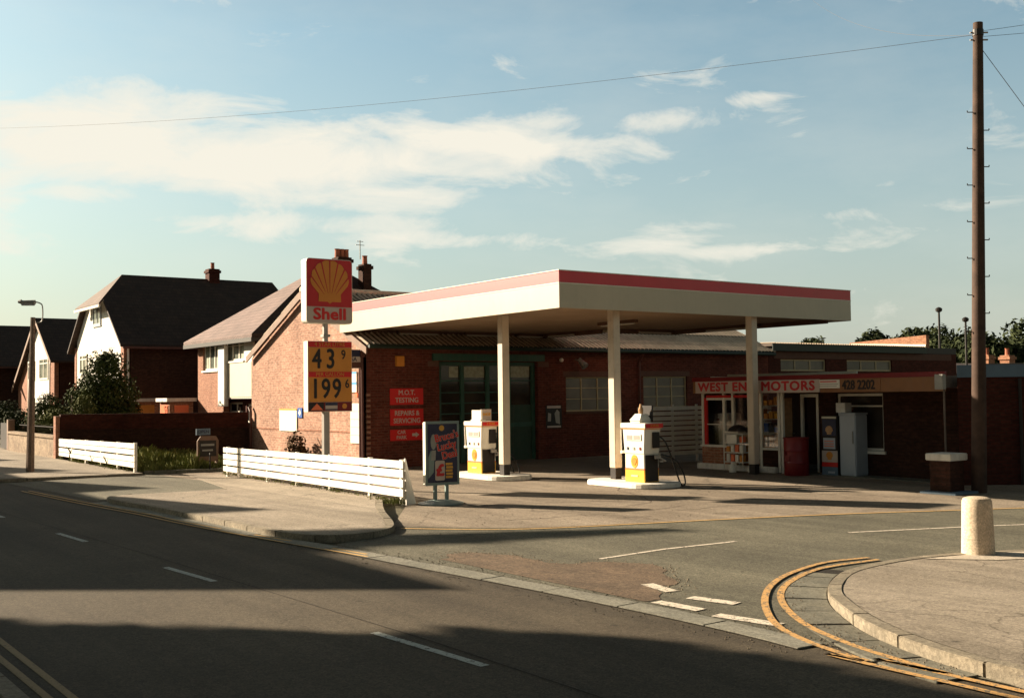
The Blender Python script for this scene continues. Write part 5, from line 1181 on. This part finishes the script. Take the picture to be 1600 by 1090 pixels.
shrub('dense dark shrub between the street lamp and the garden tree', [(12.6, 50, 1.6, .8, .7, .8), (13.3, 50.5, 1.3, .8, .7, .8), (12.0, 49.4, 1.0, .6, .6, .6)], 'leaf_dark', 5000, .06, 7)
shrub('light green leafy shrub against the left side of the garden tree', [(11.4, 44.5, 1.7, .45, .45, .6), (11.3, 44.3, 1.1, .4, .4, .5)], 'leaf_light', 2200, .05, 8)
shrub('dark hedge shrub at the extreme left edge by the garden gate', [(10.6, 52.5, 1.0, .7, 1.0, .7), (10.4, 54.5, 1.2, .8, 1.2, .9)], 'leaf_dark', 4000, .07, 9)
hd = foliage('hedge', [(10.05, 41+k*.85, .82, .3, .55, .34) for k in range(8)], 6000, .045, 'leaf_light', None, 10); tag(hd, 'low clipped hedge topping the railing behind the stone wall', 'hedge')
shrub('small spiky brown bush against the foot of the sunlit gable', [(14.45, 31.6, .55, .25, .4, .45), (14.5, 31.4, .25, .3, .5, .25)], 'brownleaf', 1100, .06, 12, name='small_bush', group=None)
# far trees on the right
FT = [((92.5, 80, 0), 7.3, 1.8), ((98.3, 80, 0), 8.3, 2.8), ((102, 80, 0), 7.6, 1.6), ((107, 79, 0), 7.5, 3.0), ((111.5, 80, 0), 8.5, 3.2), ((116.5, 80, 0), 9.3, 3.5), ((122, 80, 0), 9.6, 4.2), ((128.5, 84, 0), 8.6, 4.6)]
LB = ['smallest round tree top just right of the canopy edge', 'bushy tree standing alone above the annex roof', 'small wind-bent tree between the lone bushy tree and the parapet', 'low tree just behind the left tip of the orange parapet',
      'rounded tree above the left part of the orange parapet', 'rounded tree above the middle of the orange parapet', 'biggest dark tree above the right end of the orange parapet', 'low dark tree left of the slender lamp columns']
for i, ((bs, h_, r_), lb) in enumerate(zip(FT, LB)): tree('distant_tree', lb, bs, h_, r_, 'leaf_dark', 5200, .3, 40+i, 'distant trees behind the station', tr=.3)
FT2 = [((83, 56, 0), 5.6, 3.2), ((86.5, 51, 0), 6.5, 3.8), ((91, 49, 0), 7.4, 4.4), ((96, 46, 0), 8.0, 5.0), ((97, 60, 0), 7.0, 4.6)]
LB2 = ['lower edge tree right of the slender lamp columns', 'dark tree immediately right of the telegraph pole', 'tall dark tree near the right edge of the picture', 'tall dark tree cut by the right edge of the picture', 'dark tree filling the gap behind the telegraph pole']
for i, ((bs, h_, r_), lb) in enumerate(zip(FT2, LB2)): tree('distant_tree', lb, bs, h_, r_, 'leaf_dark', 6500, .26, 60+i, 'distant trees behind the station', tr=.3)
fw_ = foliage('far_wood', [(88+k*4.3, 86, 3.6+.7*math.sin(k*1.9), 3.4, 2.4, 3.0) for k in range(15)], 16000, .3, 'leaf_dark', None, 91); tag(fw_, 'continuous dark mass of distant woodland below the single tree tops', 'woodland', kind='stuff')
hg = foliage('hedgerow', [(60+k*3.2, 44+2*math.sin(k), 2.2+.4*math.sin(k*2.3), 2.4, 2.0, 1.5) for k in range(14)], 9000, .2, 'leaf_dark', None, 90); tag(hg, 'mass of dark undergrowth closing the view beyond the low building', 'undergrowth', kind='stuff')
# distant roofs with chimneys at the right
for (x, y, lb, pots) in ((52.2, 30, 'distant dark roof with two orange chimneys right of the telegraph pole', 2), (48.0, 33.5, 'distant roof with one small orange chimney left of the telegraph pole', 1)):
    t_ = thing('distant_house', lb, 'house', (x, y+3, 0)); obj('wall', MB().box(x-4, x+4, y-1, y+6, 0, 2.7), 'brick_dark', t_)
    rm = MB(); roofslab(rm, [(x-4.2, y-1.2, 2.7), (x+4.2, y-1.2, 2.7), (x+4.2, y+2.5, 3.4), (x-4.2, y+2.5, 3.4)]); roofslab(rm, [(x+4.2, y+6.2, 2.7), (x-4.2, y+6.2, 2.7), (x-4.2, y+2.5, 3.4), (x+4.2, y+2.5, 3.4)]); obj('roof', rm, 'roof_dark', t_)
    for k in range(pots): chimney(t_, x-.8+k*1.9, y+.5, 2.6, 3.75, .55, .5, 1, 'brick_orange')

# ------------------------------------------------------------------ near side of the road, left of the frame (unseen, added and shaped to cast the long evening shadows)
n_ = thing('blocker_terrace', 'unseen flat-roofed brick terrace added beyond the left edge to cast the road shadows', 'building', (-8, 60, 0))
TX = 6.5-KX*9; TY = 9.9+KY*9
poly = [(TX, TY), (TX, 130), (TX-13.5, 130), (TX-13.5, TY+11)]  # skewed end follows the edge of the shadow it is added to cast
obj('wall', MB().prism(poly, 0, 8.8), 'brick_brown', n_); obj('parapet', MB().prism(poly, 8.802, 9.0), 'lintel', n_)
for k in range(9):
    y = 18.5+KY*10.4+k*7.1
    obj('shadow_gable', MB().add([(TX, y-2.1, 9.0), (TX, y+2.1, 9.0), (TX, y, 10.4), (TX-8, y-2.1, 9.0), (TX-8, y+2.1, 9.0), (TX-8, y, 10.4)], [(0, 1, 2), (5, 4, 3), (0, 2, 5, 3), (1, 4, 5, 2), (0, 3, 4, 1)]), 'roof_dark', n_)  # added gables, peaks placed to throw pointed shadows over the pavement
# added unseen tree, its flat crown cut to the outline of a ground shadow
def shadow_tree(name, lab, poly, z, th, trunk, n, seed, leaf=.22):
    t_ = thing(name, lab, 'tree', (trunk[0], trunk[1], 0)); rnd = random.Random(seed); mb = MB()
    xs = [p[0] for p in poly]; ys = [p[1] for p in poly]
    def inside(x, y):
        c_ = False; j = len(poly)-1
        for i in range(len(poly)):
            if (poly[i][1] > y) != (poly[j][1] > y) and x < (poly[j][0]-poly[i][0])*(y-poly[i][1])/(poly[j][1]-poly[i][1])+poly[i][0]: c_ = not c_
            j = i
        return c_
    k = 0
    while k < n:
        x, y = rnd.uniform(min(xs), max(xs)), rnd.uniform(min(ys), max(ys))
        if not inside(x, y): continue
        k += 1; s_ = leaf*rnd.uniform(.6, 1.3); a_ = rnd.uniform(0, 6.28); zz = z+rnd.uniform(-th, th); dx, dy = math.cos(a_)*s_, math.sin(a_)*s_
        mb.add([(x-dx, y-dy, zz-rnd.uniform(-.1, .1)), (x+dy*.7, y-dx*.7, zz), (x+dx, y+dy, zz+rnd.uniform(-.1, .1)), (x-dy*.7, y+dx*.7, zz)], [(0, 1, 2, 3)])
    tm = MB().cyl((trunk[0], trunk[1], -.1), (trunk[0], trunk[1], z), .4, .2, 10)
    for p in poly[::2]: tm.cyl((trunk[0], trunk[1], z*.72), (trunk[0]+(p[0]-trunk[0])*.85, trunk[1]+(p[1]-trunk[1])*.85, z), .14, .05, 6)
    obj('trunk', tm, 'bark', t_); obj('crown', mb, 'leaf_dark', t_, fix=False); return t_
hb = 8.5; dx, dy = -KX*hb, KY*hb
Bp = [(1.0, 12.4), (2.09, 11.3), (4.26, 8.95), (4.9, 8.05), (5.3, 7.9), (5.85, 7.6), (6.3, 6.96), (6.66, 5.6), (6.68, 4.8), (6.7, 2), (6.4, -2), (2, -4), (-2, -1), (-2, 11)]  # shadow outline wanted on the ground, shifted sunwards into the crown
shadow_tree('caster_tree', 'unseen flat-crowned tree added outside the left edge, shaped to shade the near road', [(p[0]+dx, p[1]+dy) for p in Bp], hb, .3, (-14.5, 24), 26000, 5)
hb = 11.2; dx, dy = -KX*hb, KY*hb
Cp = [(6.4, 15.6), (7.0, 14.95), (9.3, 13.7), (11.75, 12.25), (9.0, 12.95), (7.25, 13.7), (6.4, 13.6), (4.5, 14.2), (2.5, 16.5), (3.5, 18), (5.5, 18)]  # wedge of shadow wanted on the ground, shifted sunwards into a branch
shadow_tree('caster_tree', 'unseen tree added outside the left edge, its long branch shaped to cast one streak of shadow', [(p[0]+dx, p[1]+dy) for p in Cp], hb, .15, (TX-6, TY+10), 7000, 6, .16)

# terraces added behind and beside the camera (never in the frame, they close off the low sky)
for (x0, x1, y0, y1, lb) in ((-14, -5.2, -45, 12, 'unseen brick terrace added close behind the viewpoint to block low sky light'), (10, 34, -40, -20, 'unseen brick terrace added beyond the corner pavement to block low sky light')):
    t_ = thing('blocker_terrace', lb, 'building', ((x0+x1)/2, (y0+y1)/2, 0)); obj('wall', MB().box(x0, x1, y0, y1, 0, 6.4), 'brick_brown', t_)
    ym = (y0+y1)/2; xm = (x0+x1)/2; rm = MB()
    if x0 < 0: roofslab(rm, [(x1+.3, y0, 6.3), (x1+.3, y1, 6.3), (xm, y1, 9), (xm, y0, 9)]); roofslab(rm, [(x0-.3, y1, 6.3), (x0-.3, y0, 6.3), (xm, y0, 9), (xm, y1, 9)])
    else: roofslab(rm, [(x0, y1+.3, 6.3), (x1, y1+.3, 6.3), (x1, ym, 9), (x0, ym, 9)]); roofslab(rm, [(x1, y0-.3, 6.3), (x0, y0-.3, 6.3), (x0, ym, 9), (x1, ym, 9)])
    obj('roof', rm, 'roof_dark', t_)
